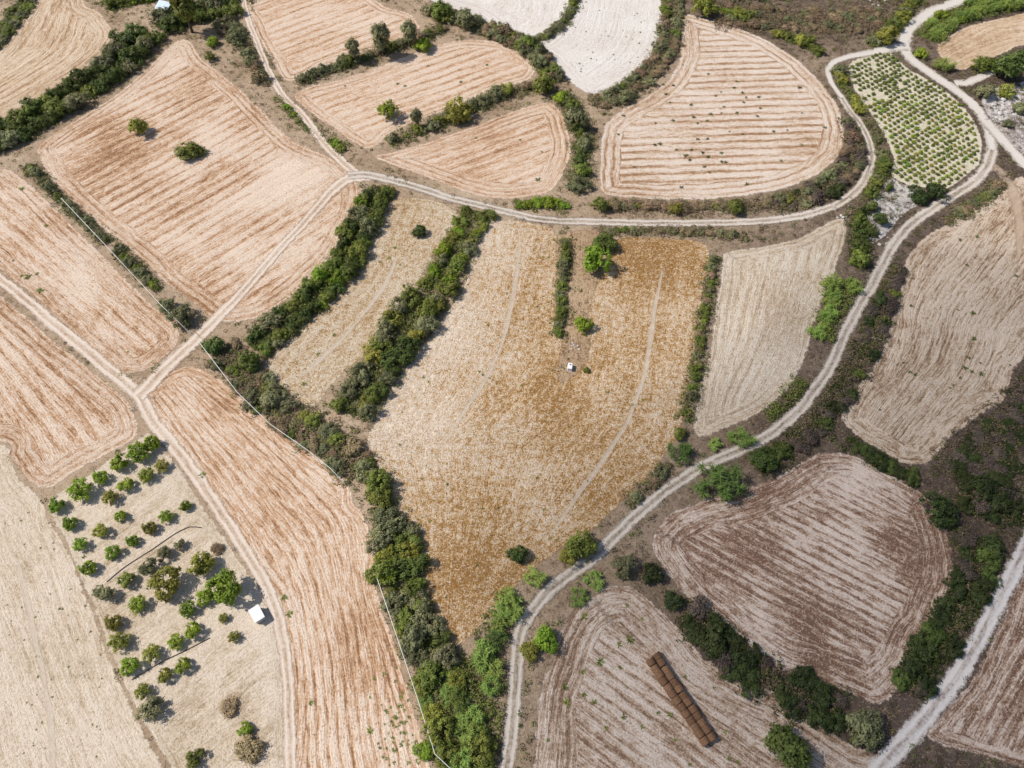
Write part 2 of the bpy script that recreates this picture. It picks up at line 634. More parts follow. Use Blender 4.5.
def darkness(Q):
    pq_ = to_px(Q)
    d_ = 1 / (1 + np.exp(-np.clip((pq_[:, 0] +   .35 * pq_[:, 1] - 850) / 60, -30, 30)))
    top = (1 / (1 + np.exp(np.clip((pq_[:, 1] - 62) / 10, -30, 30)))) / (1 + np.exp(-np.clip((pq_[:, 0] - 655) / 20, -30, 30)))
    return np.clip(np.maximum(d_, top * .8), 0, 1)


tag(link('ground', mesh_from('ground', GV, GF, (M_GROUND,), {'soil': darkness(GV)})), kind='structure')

# soils: (pale, straw, brown)
PINK = ((.70, .555, .435), (.54, .335, .20), (.26, .13, .062))
TAN = ((.68, .545, .41), (.53, .365, .225), (.28, .16, .085))
WHITE = ((.74, .685, .63), (.62, .55, .485), (.36, .29, .23))
SAND = ((.66, .555, .44), (.53, .42, .30), (.31, .22, .135))
GOLD = ((.70, .57, .44), (.57, .35, .15), (.28, .14, .042))
GREY = ((.62, .50, .39), (.46, .33, .22), (.22, .135, .08))
BROWN = ((.66, .54, .45), (.40, .265, .185), (.18, .10, .065))
MIXB = ((.64, .53, .44), (.43, .30, .21), (.20, .12, .075))
VINE = ((.66, .59, .46), (.56, .49, .36), (.36, .32, .19))

FIELDS = []     # (polygon in world)


def blobs(*L):
    def fn(Q):
        p_ = to_px(Q)
        return sum(k * np.exp(-(((p_[:, 0] - x) / sx) ** 2 + ((p_[:, 1] - y) / sy) ** 2)) for x, y, sx, sy, k in L)
    return fn


def golden_patches(Q):
    # chalky western half, fuller grass along the top right and down the south
    p_ = to_px(Q)
    x, y = p_[:, 0], p_[:, 1]
    lim = 512 - .30 * np.maximum(y - 230, 0) + 10 * np.sin(y / 23)
    west = 1 / (1 + np.exp(np.clip((x - lim) / 16, -30, 30))) / (1 + np.exp(np.clip((y - 455) / 18, -30, 30)))
    ne = np.exp(-(((x - 660) / 55) ** 2 + ((y - 255) / 38) ** 2))
    ne2 = np.exp(-(((x - 555) / 26) ** 2 + ((y - 395) / 40) ** 2))
    south = np.exp(-(((x - 470) / 50) ** 2 + ((y - 570) / 60) ** 2)) + np.exp(-(((x - 625) / 40) ** 2 + ((y - 480) / 40) ** 2))
    mid = np.exp(-(((x - 440) / 40) ** 2 + ((y - 470) / 30) ** 2)) + np.exp(-(((x - 545) / 60) ** 2 + ((y - 470) / 14) ** 2))
    return .38 * west - .30 * ne - .22 * ne2 - .20 * south + .12 * mid - .04


def field(poly, guide, soil, z=.02, step=.7, jit=.5, patch=None, **kw):
    P = smooth(W(poly), True, 1.0)
    s = np.arange(len(P)) * 1.0
    T = np.roll(P, -1, 0) - np.roll(P, 1, 0)
    T /= np.linalg.norm(T, axis=1, keepdims=True) + 1e-9
    P = P + np.stack([-T[:, 1], T[:, 0]], 1) * wobble(s, jit, len(FIELDS))[:, None] * np.minimum(1, np.minimum(s, len(P) - s) / 4)[:, None]
    FIELDS.append(P)
    lo, hi = P.min(0), P.max(0)
    xs, ys = np.arange(lo[0] - step, hi[0] + step, step), np.arange(lo[1] - step, hi[1] + step, step)
    X, Y = np.meshgrid(xs, ys, indexing='ij')
    Q = np.stack([X.ravel(), Y.ravel()], 1)
    cx = (Q.reshape(len(xs), len(ys), 2)[:-1, :-1] + step / 2).reshape(-1, 2)
    ci = inside(cx, P)
    ii, jj = np.meshgrid(np.arange(len(xs) - 1), np.arange(len(ys) - 1), indexing='ij')
    b = (ii * len(ys) + jj).ravel()[ci]
    F = np.stack([b, b + len(ys), b + len(ys) + 1, b + 1], 1)
    used, inv = np.unique(F, return_inverse=True)
    F = inv.reshape(-1, 4)
    Q = Q[used]
    ins_ = inside(Q, P)
    d, arc, pt = nearest(Q, P, True)
    Q = np.where(ins_[:, None], Q, pt)
    edge = np.where(ins_, d, 0)
    if guide[0] == 'dir':
        g = W(guide[1:])
        u = g[1] - g[0]
        u /= np.linalg.norm(u)
        row, along = Q @ np.array([-u[1], u[0]]), Q @ u
    else:
        A, B = smooth(W(guide[1]), False, 2.0), smooth(W(guide[2]), False, 2.0)
        dA, sA, _ = nearest(Q, A, False)
        dB, sB, _ = nearest(Q, B, False)
        tt = dA / (dA + dB + 1e-6)
        row = tt * np.mean(dA + dB)
        along = sA * (1 - tt) + sB * tt
    me = mesh_from('field', np.concatenate([Q, np.full((len(Q), 1), z)], 1), F, (mat_field(*soil, seed=len(FIELDS) * 3.7, **kw),),
                   {'rowco': np.stack([row, along, edge], 1), 'perim': arc, 'patch': patch(Q) if patch else np.zeros(len(Q))})
    return tag(link('field', me), kind='structure')


# top-left
field([(8, 35), (30, 0), (50, -45), (95, -45), (85, 0), (100, 12), (113, 30), (108, 45), (95, 60), (80, 72), (55, 88), (30, 105), (5, 121), (-40, 142), (-110, 175), (-120, 100), (-20, 62)],
      ('between', [(-60, 90), (10, 40), (32, 0), (55, -45)], [(-60, 150), (50, 90), (104, 50), (125, -40)]), TAN, period=2.8, b=.6)
# big ploughed field left of centre
field([(36, 150), (52, 135), (75, 120), (112, 97), (150, 65), (178, 40), (192, 42), (205, 60), (227, 78), (247, 95), (267, 115), (290, 137), (315, 150), (338, 163), (357, 180), (361, 197), (355, 217), (342, 243), (321, 270), (291, 297), (258, 318), (220, 323), (195, 305), (160, 278), (120, 243), (80, 208), (50, 178)],
      ('dir', (100, 200), (200, 146)), PINK, period=3.3, a=.36, c=.6, hw=5, shift=.0, sharp=1.15, patch=blobs((285, 180, 32, 18, .34), (312, 166, 24, 14, .22), (238, 200, 30, 14, .16), (250, 250, 30, 25, .1), (215, 75, 16, 12, .15), (110, 160, 40, 30, -.08)))
field([(-110, 150), (0, 168), (15, 172), (35, 187), (60, 212), (95, 247), (130, 282), (158, 308), (178, 328), (180, 342), (163, 360), (145, 371), (120, 374), (100, 358), (60, 322), (20, 287), (-60, 225), (-120, 190)],
      ('dir', (0, 275), (133, 395)), PINK, period=3.0, a=.3, b=.5, c=.55, hw=5, sharp=1.15, patch=blobs((85, 285, 20, 25, .2), (150, 350, 20, 14, -.14), (30, 215, 30, 20, -.08)))
field([(-130, 205), (-60, 245), (0, 294), (40, 327), (80, 361), (115, 388), (131, 402), (140, 424), (137, 438), (115, 451), (82, 469), (46, 490), (25, 480), (10, 458), (0, 442), (-130, 420)],
      ('between', [(-60, 230), (0, 290), (135, 405), (150, 440)], [(-140, 260), (-60, 350), (0, 440), (25, 500)]), PINK, period=3.4, a=.42, b=.5, c=.5, hw=5, sharp=1.15)
# pale field, bottom left
field([(-150, 424), (0, 443), (12, 459), (24, 481), (41, 497), (50, 520), (65, 545), (80, 580), (100, 625), (125, 690), (150, 740), (173, 790), (192, 860), (-150, 860)],
      ('dir', (60, 545), (147, 740)), SAND, period=1.6, a=.10, b=.38, c=.4, shift=.08, hw=9, sp=.2)
# orchard plot
field([(48, 500), (85, 474), (140, 437), (153, 433), (163, 446), (187, 480), (217, 523), (247, 568), (270, 602), (280, 640), (286, 690), (287, 740), (288, 860), (195, 860), (172, 780), (150, 740), (125, 690), (100, 625), (80, 580), (65, 545), (51, 521)],
      ('dir', (57, 504), (149, 444)), SAND, period=4.2, a=.15, b=.3, c=.7, d=.35, hw=2, shift=.05, sp=.22, patch=blobs((215, 690, 12, 20, .25), (200, 700, 40, 14, -.1), (232, 705, 10, 9, -.3), (250, 745, 12, 16, -.3), (190, 725, 16, 6, -.22), (225, 650, 26, 9, -.12)))
# curving stubble field
field([(140, 398), (155, 380), (183, 366), (205, 368), (240, 392), (280, 425), (310, 452), (335, 470), (352, 487), (354, 502), (366, 513), (375, 540), (378, 580), (386, 615), (400, 660), (414, 708), (425, 745), (440, 860), (290, 860), (290, 700), (286, 650), (278, 610), (262, 580), (230, 530), (195, 475), (165, 440), (148, 420)],
      ('between', [(120, 360), (140, 398), (195, 475), (262, 580), (285, 650), (290, 870)], [(170, 350), (205, 366), (310, 450), (368, 510), (380, 580), (402, 660), (445, 870)]), PINK, period=1.75, a=.34, b=.5, c=.45, d=.2, hw=3, shift=.0, sharp=1.1, patch=blobs((185, 405, 20, 22, .22), (335, 580, 22, 26, .2), (225, 405, 14, 10, -.3), (355, 650, 16, 60, -.16), (300, 560, 10, 60, .1)))
# small field between the hedges
field([(398, 197), (425, 198), (445, 204), (458, 213), (455, 228), (440, 248), (425, 272), (410, 297), (390, 327), (368, 352), (340, 376), (330, 388), (322, 402), (310, 411), (295, 405), (277, 395), (265, 381), (264, 366), (282, 346), (302, 326), (332, 300), (352, 275), (367, 245), (377, 220), (386, 206)],
      ('between', [(385, 195), (350, 275), (300, 325), (250, 380)], [(462, 205), (425, 272), (370, 350), (315, 420)]), ((.69, .58, .45), (.56, .385, .21), (.31, .18, .075)), period=3.4, a=.15, b=.25, c=.45, d=.8, hw=3, grain=3.0, shift=.03, sp=.8, wp=.7)
# big golden field
field([(478, 228), (492, 220), (520, 220), (552, 228), (562, 240), (590, 245), (612, 240), (640, 237), (690, 239), (708, 246), (710, 262), (703, 300), (698, 340), (690, 390), (684, 420), (680, 437), (664, 457), (650, 477), (630, 495), (612, 514), (590, 534), (560, 550), (530, 574), (505, 600), (488, 620), (462, 645), (448, 654), (440, 648), (430, 625), (420, 590), (410, 552), (400, 520), (385, 482), (371, 457), (366, 438), (374, 418), (388, 393), (408, 363), (434, 330), (460, 290), (472, 255)],
      ('between', [(478, 225), (440, 330), (385, 420), (373, 450), (400, 520), (440, 655)], [(712, 240), (698, 340), (680, 437), (590, 534), (448, 660)]), GOLD, period=5.0, a=.08, b=.30, c=.45, d=.85, hw=3, shift=.0, grain=3.0, patch=golden_patches, sp=.65, wp=.7, ss=2.1)
# field right of centre
field([(726, 251), (760, 246), (800, 236), (828, 222), (843, 219), (847, 235), (839, 260), (829, 290), (814, 330), (803, 365), (788, 390), (768, 407), (745, 421), (720, 432), (702, 440), (692, 434), (693, 415), (701, 380), (711, 340), (717, 300), (721, 265)],
      ('between', [(725, 245), (716, 300), (700, 380), (688, 440)], [(852, 215), (830, 290), (803, 365), (765, 415)]), ((.63, .545, .44), (.49, .38, .27), (.30, .215, .14)), period=2.6, a=.26, b=.4, d=.35, hw=4)
# big top field
field([(677, 13), (700, 17), (740, 29), (768, 41), (800, 61), (825, 86), (840, 108), (844, 135), (839, 155), (824, 171), (800, 184), (765, 194), (720, 199), (660, 200), (612, 196), (599, 188), (599, 150), (604, 126), (621, 110), (650, 95), (668, 80), (678, 60), (680, 40)],
      ('dir', (620, 158), (800, 152)), ((.70, .585, .49), (.54, .375, .25), (.29, .155, .075)), period=2.95, a=.5, b=.38, hw=6, shift=-.02, hp=2.2, sharp=1.2)
# white field at the top
field([(425, -45), (680, -45), (663, -10), (663, 18), (658, 45), (645, 67), (620, 84), (602, 93), (588, 94), (570, 82), (549, 60), (527, 49), (500, 32), (475, 16), (452, 9), (430, 0)],
      ('between', [(670, -45), (658, 45), (620, 85), (590, 100)], [(580, -45), (566, 25), (535, 50)]), WHITE, period=3.2, a=.12, b=.3, c=.3, d=.12, hw=6, shift=.05)
# terraces left of the top field
field([(293, 95), (312, 86), (350, 76), (400, 58), (440, 44), (475, 39), (505, 43), (527, 55), (536, 68), (529, 80), (500, 90), (470, 103), (440, 113), (410, 124), (390, 134), (380, 144), (365, 149), (345, 138), (320, 120), (302, 106)],
      ('dir', (310, 97), (443, 52)), PINK, period=3.2, a=.36, hw=4, shift=.05)
field([(372, 156), (392, 152), (430, 141), (470, 127), (500, 115), (530, 105), (548, 102), (560, 110), (567, 126), (571, 150), (567, 170), (555, 189), (540, 196), (505, 199), (470, 194), (430, 180), (400, 169)],
      ('dir', (400, 157), (512, 118)), PINK, period=3.2, a=.42, hw=6)
field([(242, -45), (238, 0), (252, 25), (268, 55), (284, 80), (302, 79), (330, 65), (355, 58), (380, 50), (400, 42), (418, 34), (420, 25), (408, 12), (385, 5), (362, -12), (330, -45)],
      ('dir', (290, 30), (380, -3)), PINK, period=3.4, a=.36, hw=4, shift=.04)
# right-hand field
field([(1010, 182), (990, 197), (970, 207), (945, 224), (921, 238), (906, 257), (896, 286), (891, 315), (883, 345), (870, 367), (851, 391), (840, 411), (844, 425), (862, 440), (886, 455), (905, 464), (925, 464), (940, 454), (955, 437), (985, 414), (1004, 400), (1015, 370), (1037, 345), (1085, 300), (1110, 240), (1045, 190), (1022, 176)],
      ('between', [(1000, 150), (945, 222), (895, 285), (880, 345), (835, 420)], [(1130, 210), (1045, 335), (1008, 400), (935, 470)]), GREY, period=1.15, a=.22, b=.6, c=.5, hw=5, sharp=1.2, shift=.03)
# brown field with white stripes
field([(654, 530), (672, 513), (700, 501), (740, 491), (775, 476), (800, 461), (820, 451), (850, 453), (880, 469), (910, 486), (934, 501), (947, 530), (954, 560), (951, 595), (934, 635), (914, 670), (895, 694), (878, 705), (850, 694), (815, 681), (770, 664), (730, 639), (691, 604), (667, 575), (652, 550)],
      ('dir', (700, 510), (850, 590)), BROWN, period=1.85, a=.34, b=.45, c=.85, d=.3, sp=.35, wp=.5, ss=2.6, hp=1.5, hw=6.5, shift=-.11, sharp=1.35, patch=blobs((745, 545, 45, 35, -.06), (835, 535, 45, 40, .10), (800, 620, 50, 20, -.05), (900, 600, 20, 50, -.05)))
# field with the bales
field([(590, 592), (610, 584), (632, 585), (650, 597), (680, 627), (700, 651), (720, 666), (750, 681), (780, 694), (800, 711), (830, 731), (855, 746), (878, 754), (885, 772), (880, 860), (520, 860), (532, 765), (535, 720), (542, 680), (556, 642), (571, 612)],
      ('dir', (590, 660), (700, 738)), MIXB, period=2.0, a=.28, b=.48, sp=.4, wp=.4, ss=2.6, hp=1.5, c=.6, hw=7, shift=-.0, sharp=1.25, patch=blobs((640, 665, 45, 40, .2), (565, 690, 18, 60, -.25), (600, 745, 40, 20, -.1), (815, 738, 30, 14, -.14)))
field([(1060, 480), (1030, 560), (1008, 600), (988, 645), (965, 685), (940, 712), (924, 733), (940, 744), (975, 755), (1000, 762), (1060, 778), (1140, 770), (1140, 480)],
      ('dir', (1005, 615), (945, 720)), BROWN, period=2.1, a=.36, b=.5, hw=3, sharp=1.25, shift=-.13, wp=.5)
# top right
field([(937, 45), (960, 29), (985, 21), (1024, 13), (1080, 0), (1110, 40), (1060, 55), (1024, 46), (1008, 52), (982, 62), (965, 70), (950, 68), (940, 58)],
      ('between', [(930, 50), (985, 18), (1090, -5)], [(945, 75), (1020, 50), (1110, 50)]), TAN, period=2.8, a=.15, b=.4, c=.5, hw=2)
# vineyard soil
field([(850, 62), (880, 52), (893, 54), (910, 69), (940, 86), (964, 106), (977, 126), (982, 145), (979, 165), (964, 179), (948, 189), (925, 188), (905, 186), (890, 175), (893, 158), (884, 135), (869, 113), (856, 95), (849, 76)],
      ('dir', (870, 70), (960, 130)), VINE, period=2.0, a=.05, b=.1, c=.5, d=.5, hw=1, shift=.05, sp=.25)
VINE_POLY = FIELDS[-1]
N_FARM = len(FIELDS)
# bare chalky ground
field([(866, 206), (880, 186), (893, 178), (915, 190), (920, 203), (903, 215), (885, 238), (868, 246), (862, 228)],
      ('dir', (870, 230), (915, 190)), ((.66, .62, .58), (.5, .46, .42), (.3, .27, .24)), period=4, a=.05, b=.2, c=.8, d=.6, hw=0)
field([(985, 92), (1010, 85), (1060, 80), (1060, 165), (1024, 155), (1004, 136), (992, 122), (980, 104)],
      ('dir', (985, 100), (1024, 140)), ((.70, .65, .62), (.55, .48, .44), (.26, .2, .17)), period=4, a=.05, b=.2, c=.9, d=.7, hw=0)
# scrubby tongue of rough ground between the two halves of the golden field
ROUGH = smooth(W([(556, 238), (566, 232), (600, 230), (614, 234), (610, 252), (598, 285), (591, 310), (592, 335), (588, 358), (580, 372), (560, 384), (556, 370), (560, 345), (554, 300), (556, 262)]), True)
field([(556, 238), (566, 232), (600, 230), (614, 234), (610, 252), (598, 285), (591, 310), (592, 335), (588, 358), (580, 372), (560, 384), (556, 370), (560, 345), (554, 300), (556, 262)],
      ('dir', (575, 240), (572, 370)), ((.50, .36, .23), (.38, .25, .15), (.2, .12, .065)), z=.05, period=4, a=.05, b=.3, c=.6, d=.6, hw=0)

# ------------------------------------------------------------------ roads and tracks
ROADS = []


def ribbon(name, pts, width, mat, z=.08):
    C = smooth(W(pts), False, .8)
    n = len(C)
    s = np.concatenate([[0], np.cumsum(np.linalg.norm(np.diff(C, axis=0), axis=1))])
    T = np.gradient(C, axis=0)
    T /= np.linalg.norm(T, axis=1, keepdims=True) + 1e-9
    Nn = np.stack([-T[:, 1], T[:, 0]], 1)
    wd = np.interp(np.linspace(0, 1, n), np.linspace(0, 1, len(width)), width) if hasattr(width, '__len__') else np.full(n, width)
    ROADS.append((C, float(np.mean(wd)) / 2))
    us = np.linspace(-1.15, 1.15, 9)
    off = wobble(s, .25, n)
    V = C[:, None] + Nn[:, None] * (us[None, :, None] * (wd / 2)[:, None, None] + off[:, None, None])
    V = np.concatenate([V, np.full((n, 9, 1), z)], 2).reshape(-1, 3)
    a, b = np.meshgrid(np.arange(n - 1), np.arange(8), indexing='ij')
    k = (a * 9 + b).ravel()
    F = np.stack([k, k + 1, k + 10, k + 9], 1)
    me = mesh_from(name, V, F, (mat,), {'u': np.tile(us, n), 'v': np.repeat(s, 9)})
    return tag(link(name, me), kind='structure')


M_WHITE = mat_track((.60, .545, .49), (.47, .41, .35), (.30, .24, .18), ruts=False)
M_ROAD = mat_track((.57, .50, .43), (.38, .315, .255), (.17, .14, .085))
M_PINKT = mat_track((.66, .56, .47), (.53, .41, .31), (.34, .23, .155))
M_FAINT = mat_track((.72, .62, .51), (.66, .55, .42), (.45, .32, .19), strength=.5, ruts=False)

ribbon('road', [(1010, -40), (960, 0), (930, 13), (912, 26), (904, 40), (907, 55), (924, 69), (945, 83), (964, 97), (979, 112), (988, 130), (992, 150), (986, 168), (971, 184), (947, 199), (917, 219), (895, 243), (881, 268), (872, 285), (862, 300), (852, 318), (842, 340), (832, 364), (816, 388), (800, 409), (772, 432), (742, 449), (712, 462), (690, 474), (665, 492), (640, 512), (615, 535), (590, 560), (562, 580), (541, 600), (526, 620), (519, 640), (516, 680), (512, 720), (506, 768), (498, 860)],
       [5, 5, 5, 4.2, 3.9, 3.6, 3.4, 3.2, 3.2, 3.1, 3.1, 3.1, 3.1], M_ROAD, .08)
ribbon('road', [(1012, -42), (962, -1), (930, 12), (912, 26), (904, 40), (907, 55), (924, 69), (945, 83), (964, 97), (979, 112), (988, 130), (992, 150)], [5, 5, 5, 4.8, 4.2, 3.9, 3.0], M_WHITE, .11)
ribbon('road', [(904, 46), (885, 50), (865, 54), (848, 57), (834, 62), (828, 70), (831, 83), (842, 98)], [5.5, 4.5, 3.4, 2.8, 2.2, 1.8, 1.8], M_WHITE, .13)
ribbon('track', [(840, 95), (850, 111), (861, 125), (869, 142), (871, 160), (861, 185), (840, 203), (806, 215), (765, 221), (700, 223), (640, 223), (590, 222), (543, 220), (511, 213), (480, 205), (450, 198), (420, 188), (390, 180), (365, 175), (348, 176)],
       [2.6, 3, 3.1, 3, 2.9, 3, 3, 3.2, 3.6], M_ROAD, .10)
ribbon('track', [(372, 176), (350, 178), (333, 190), (302, 225), (270, 260), (235, 300), (200, 335), (168, 366), (150, 385), (138, 397)], [4.5, 4, 3, 3, 3, 3.6, 4.2, 4.4], M_PINKT, .09)
ribbon('track', [(362, 178), (345, 165), (325, 145), (302, 115), (283, 95), (268, 70), (258, 45), (248, 20), (240, -20)], [3.4, 3, 2.6, 2.4, 2], M_PINKT, .07)
ribbon('track', [(-120, 190), (0, 280), (30, 303), (60, 329), (100, 363), (138, 394), (152, 420), (180, 455), (205, 490), (240, 542), (268, 590), (282, 640), (289, 700), (291, 768), (291, 860)], [3, 3, 3.2, 3.6, 3.4, 3, 2.6, 2.4], M_PINKT, .06)
ribbon('track', [(985, 120), (998, 136), (1010, 149), (1024, 164), (1070, 205)], [4.4, 4, 4, 4], M_WHITE, .15)
ribbon('track', [(955, 84), (968, 83), (982, 77), (996, 70)], [3.6, 3.4, 3, 2.4], M_WHITE, .17)
ribbon('track', [(1072, 450), (1027, 545), (988, 620), (962, 668), (926, 715), (892, 754), (850, 810), (830, 860)], [3.4, 3.4, 3.6, 3.8, 4], mat_track((.66, .61, .57), (.52, .46, .42), (.26, .20, .165)), .12)
ribbon('track', [(992, 165), (1003, 175), (1014, 195), (1020, 225), (1018, 260)], [3, 4, 3, .5], mat_track((.60, .46, .34), (.50, .36, .25), (.36, .25, .17), strength=.55, ruts=False), .07)
for pts in ([(520, 232), (519, 260), (512, 300), (503, 340), (486, 378), (462, 415), (440, 450)], [(662, 270), (655, 310), (650, 345), (641, 385), (625, 425), (600, 465), (575, 500), (550, 535)],
            [(397, 255), (385, 285), (350, 330), (300, 378)], [(18, 560), (35, 640), (50, 720), (55, 800)]):
    ribbon('track', pts, [.3, 1.2, 1.5, 1.3, .9, 1.4, 1.2, .3], M_FAINT, .06)

# ------------------------------------------------------------------ a real cloud, high above, that shades the right-hand fields
def cloud(gx_, gy_, rx, ry, rz, zc, dens):
    import bmesh
    from mathutils import noise as mn
    bm = bmesh.new()
    bmesh.ops.create_icosphere(bm, subdivisions=5, radius=1)
    for v in bm.verts:
        n_ = v.co.normalized()
        v.co = n_ * (1 + .30 * mn.noise(n_ * 1.7) + .14 * mn.noise(n_ * 4.1))
        v.co = Vector((v.co.x * rx, v.co.y * ry, v.co.z * rz))
    me = bpy.data.meshes.new('cloud')
    bm.to_mesh(me)
    bm.free()
    m = bpy.data.materials.new('cloud_vapour')
    m.use_nodes = True
    t = m.node_tree
    t.nodes.clear()
    pv = t.nodes.new('ShaderNodeVolumePrincipled')
    pv.inputs['Color'].default_value = (.96, .96, .97, 1)
    pv.inputs['Density'].default_value = dens
    pv.inputs['Anisotropy'].default_value = .3
    om = t.nodes.new('ShaderNodeOutputMaterial')
    t.links.new(pv.outputs[0], om.inputs['Volume'])
    me.materials.append(m)
    k = zc / -SUN_DIR.z
    tag(link('cloud', me, (gx_ - SUN_DIR.x * k, gy_ - SUN_DIR.y * k, zc)), kind='structure')


cloud(108, 24, 100, 98, 45, 520, .0068)

# =================================================================== DRY COVER (uncountable)


def off_limits(Q, road_pad=0.0):
    bad = np.zeros(len(Q), bool)
    for P in FIELDS[:N_FARM]:
        lo, hi = P.min(0), P.max(0)
        m = (Q > lo).all(1) & (Q < hi).all(1)
        if m.any():
            k = np.where(m)[0]
            bad[k] |= inside(Q[k], P)
    for C, hw in ROADS[:10]:
        lo, hi = C.min(0) - 4, C.max(0) + 4
        m = (Q > lo).all(1) & (Q < hi).all(1) & ~bad
        if m.any():
            k = np.where(m)[0]
            d, _, _ = nearest(Q[k], C[::3], False)
            bad[k] |= d < hw * .78 + road_pad
    m = inside(Q, ROUGH)
    bad[m] = False
    return bad


def vnoise(Q, sc, seed):
    r = np.random.default_rng(seed)
    v = np.zeros(len(Q))
    for k in range(7):
        a = r.uniform(0, 6.283)
        f = sc * r.uniform(.6, 2.2)
        v += np.sin((Q[:, 0] * math.cos(a) + Q[:, 1] * math.sin(a)) * f * 6.283 + r.uniform(0, 6.283))
    return v / 7 * 1.6


def tufts(Q, rad, h, blades, width, r, droop=.3):
    """short arching blades round each point"""
    n = len(Q)
    ii = np.repeat(np.arange(n), blades)
    a = r.uniform(0, 6.283, len(ii))
    q = np.sqrt(r.uniform(0, 1, len(ii))) * rad[ii] * .6
    base = np.stack([Q[ii, 0] + np.cos(a) * q, Q[ii, 1] + np.sin(a) * q, np.zeros(len(ii))], 1)
    el = r.uniform(.35, 1.35, len(ii))
    a2 = a + r.normal(size=len(ii)) * .8
    d = np.stack([np.cos(a2) * np.cos(el), np.sin(a2) * np.cos(el), np.sin(el)], 1)
    V, F, st = strip_blades(base, d, 1.0, width, droop, r, 1)
    V = V.reshape(len(ii), st, 3)
    V = base[:, None] + (V - base[:, None]) * np.concatenate([h[ii][:, None, None]] * 3, 2)
    return V.reshape(-1, 3), F, st, ii


# visible rough ground
n = 200000
Q = np.stack([rng.uniform(-230, 230, n), rng.uniform(-20, 330, n)], 1)
pq = to_px(Q)
Q = Q[(pq[:, 0] > -140) & (pq[:, 0] < 1164) & (pq[:, 1] > -70) & (pq[:, 1] < 900)]
pq = to_px(Q)
Q = Q[~off_limits(Q)]
pq = to_px(Q)
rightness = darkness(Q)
dn = vnoise(Q, .06, 3)


def cover_mat(name, stops, trans=.08):
    t = NT(name)
    col = t.ramp(t.attr('tone'), stops)
    return t.finish(col, .95, spec=.1, trans=trans)


def cover(name, Q, tone, rad, h, blades, width, mat, seed, droop=.3):
    r = np.random.default_rng(seed)
    V, F, st, ii = tufts(Q, rad, h, blades, width, r, droop)
    tn = np.clip(tone[ii] + r.normal(size=len(ii)) * .08, 0, 1)
    me = mesh_from(name, V, F, (mat,), {'tone': np.repeat(tn, st)})
    return tag(link(name, me), kind='stuff')


M_SCRUB = cover_mat('scrub_cover', [(.05, (.075, .085, .032)), (.22, (.10, .075, .055)), (.5, (.17, .125, .10)), (.75, (.30, .215, .13)), (1, (.46, .35, .20))])
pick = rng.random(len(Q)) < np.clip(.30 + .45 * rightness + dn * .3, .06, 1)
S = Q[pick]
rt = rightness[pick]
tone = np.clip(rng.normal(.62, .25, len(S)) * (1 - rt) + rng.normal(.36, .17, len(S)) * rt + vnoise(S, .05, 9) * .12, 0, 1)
rad = rng.uniform(.35, 1.0, len(S))
o = cover('dry_scrub', S, tone, rad, rng.uniform(.25, .7, len(S)) * (1 + .5 * rt), 16, .10, M_SCRUB, 5)
tag(o, 'dry brown and grey scrub covering the banks between the fields', 'scrub')

# low mounds of weeds scattered over the rough ground
pick = rng.random(len(Q)) < np.clip(.10 + vnoise(Q, .07, 21) * .16, .012, .3)
S = Q[pick]
rt = rightness[pick]
tn = np.where(rng.random(len(S)) < .40, rng.uniform(.15, .5, len(S)), rng.uniform(.55, 1, len(S))) * (1 - .12 * rt)
rad = rng.uniform(.3, .95, len(S))
ii = np.repeat(np.arange(len(S)), 22)
d_ = rng.normal(size=(len(ii), 3))
d_ /= np.linalg.norm(d_, axis=1, keepdims=True)
d_[:, 2] = np.abs(d_[:, 2])
cen = np.stack([S[ii, 0] + d_[:, 0] * rad[ii], S[ii, 1] + d_[:, 1] * rad[ii], .04 + d_[:, 2] * rad[ii] * .7], 1)
N_ = d_ + rng.normal(size=d_.shape) * .5 + np.array([0, 0, .4])
N_ /= np.linalg.norm(N_, axis=1, keepdims=True)
t_ = NT('undergrowth_leaves')
M_UNDER = t_.finish(t_.ramp(t_.attr('leaf'), UNDER_STOPS), .8, spec=.15, trans=.15)
me = mesh_from('low_weeds', cards(cen, N_, .17, .5, rng), np.arange(len(cen) * 4).reshape(-1, 4), (M_UNDER,), {'leaf': np.repeat(np.clip(tn[ii] + rng.normal(size=len(ii)) * .05, 0, 1), 4)})
tag(link('low_weeds', me), 'low green and brown weeds scattered over the rough verges and banks', 'weeds', kind='stuff')

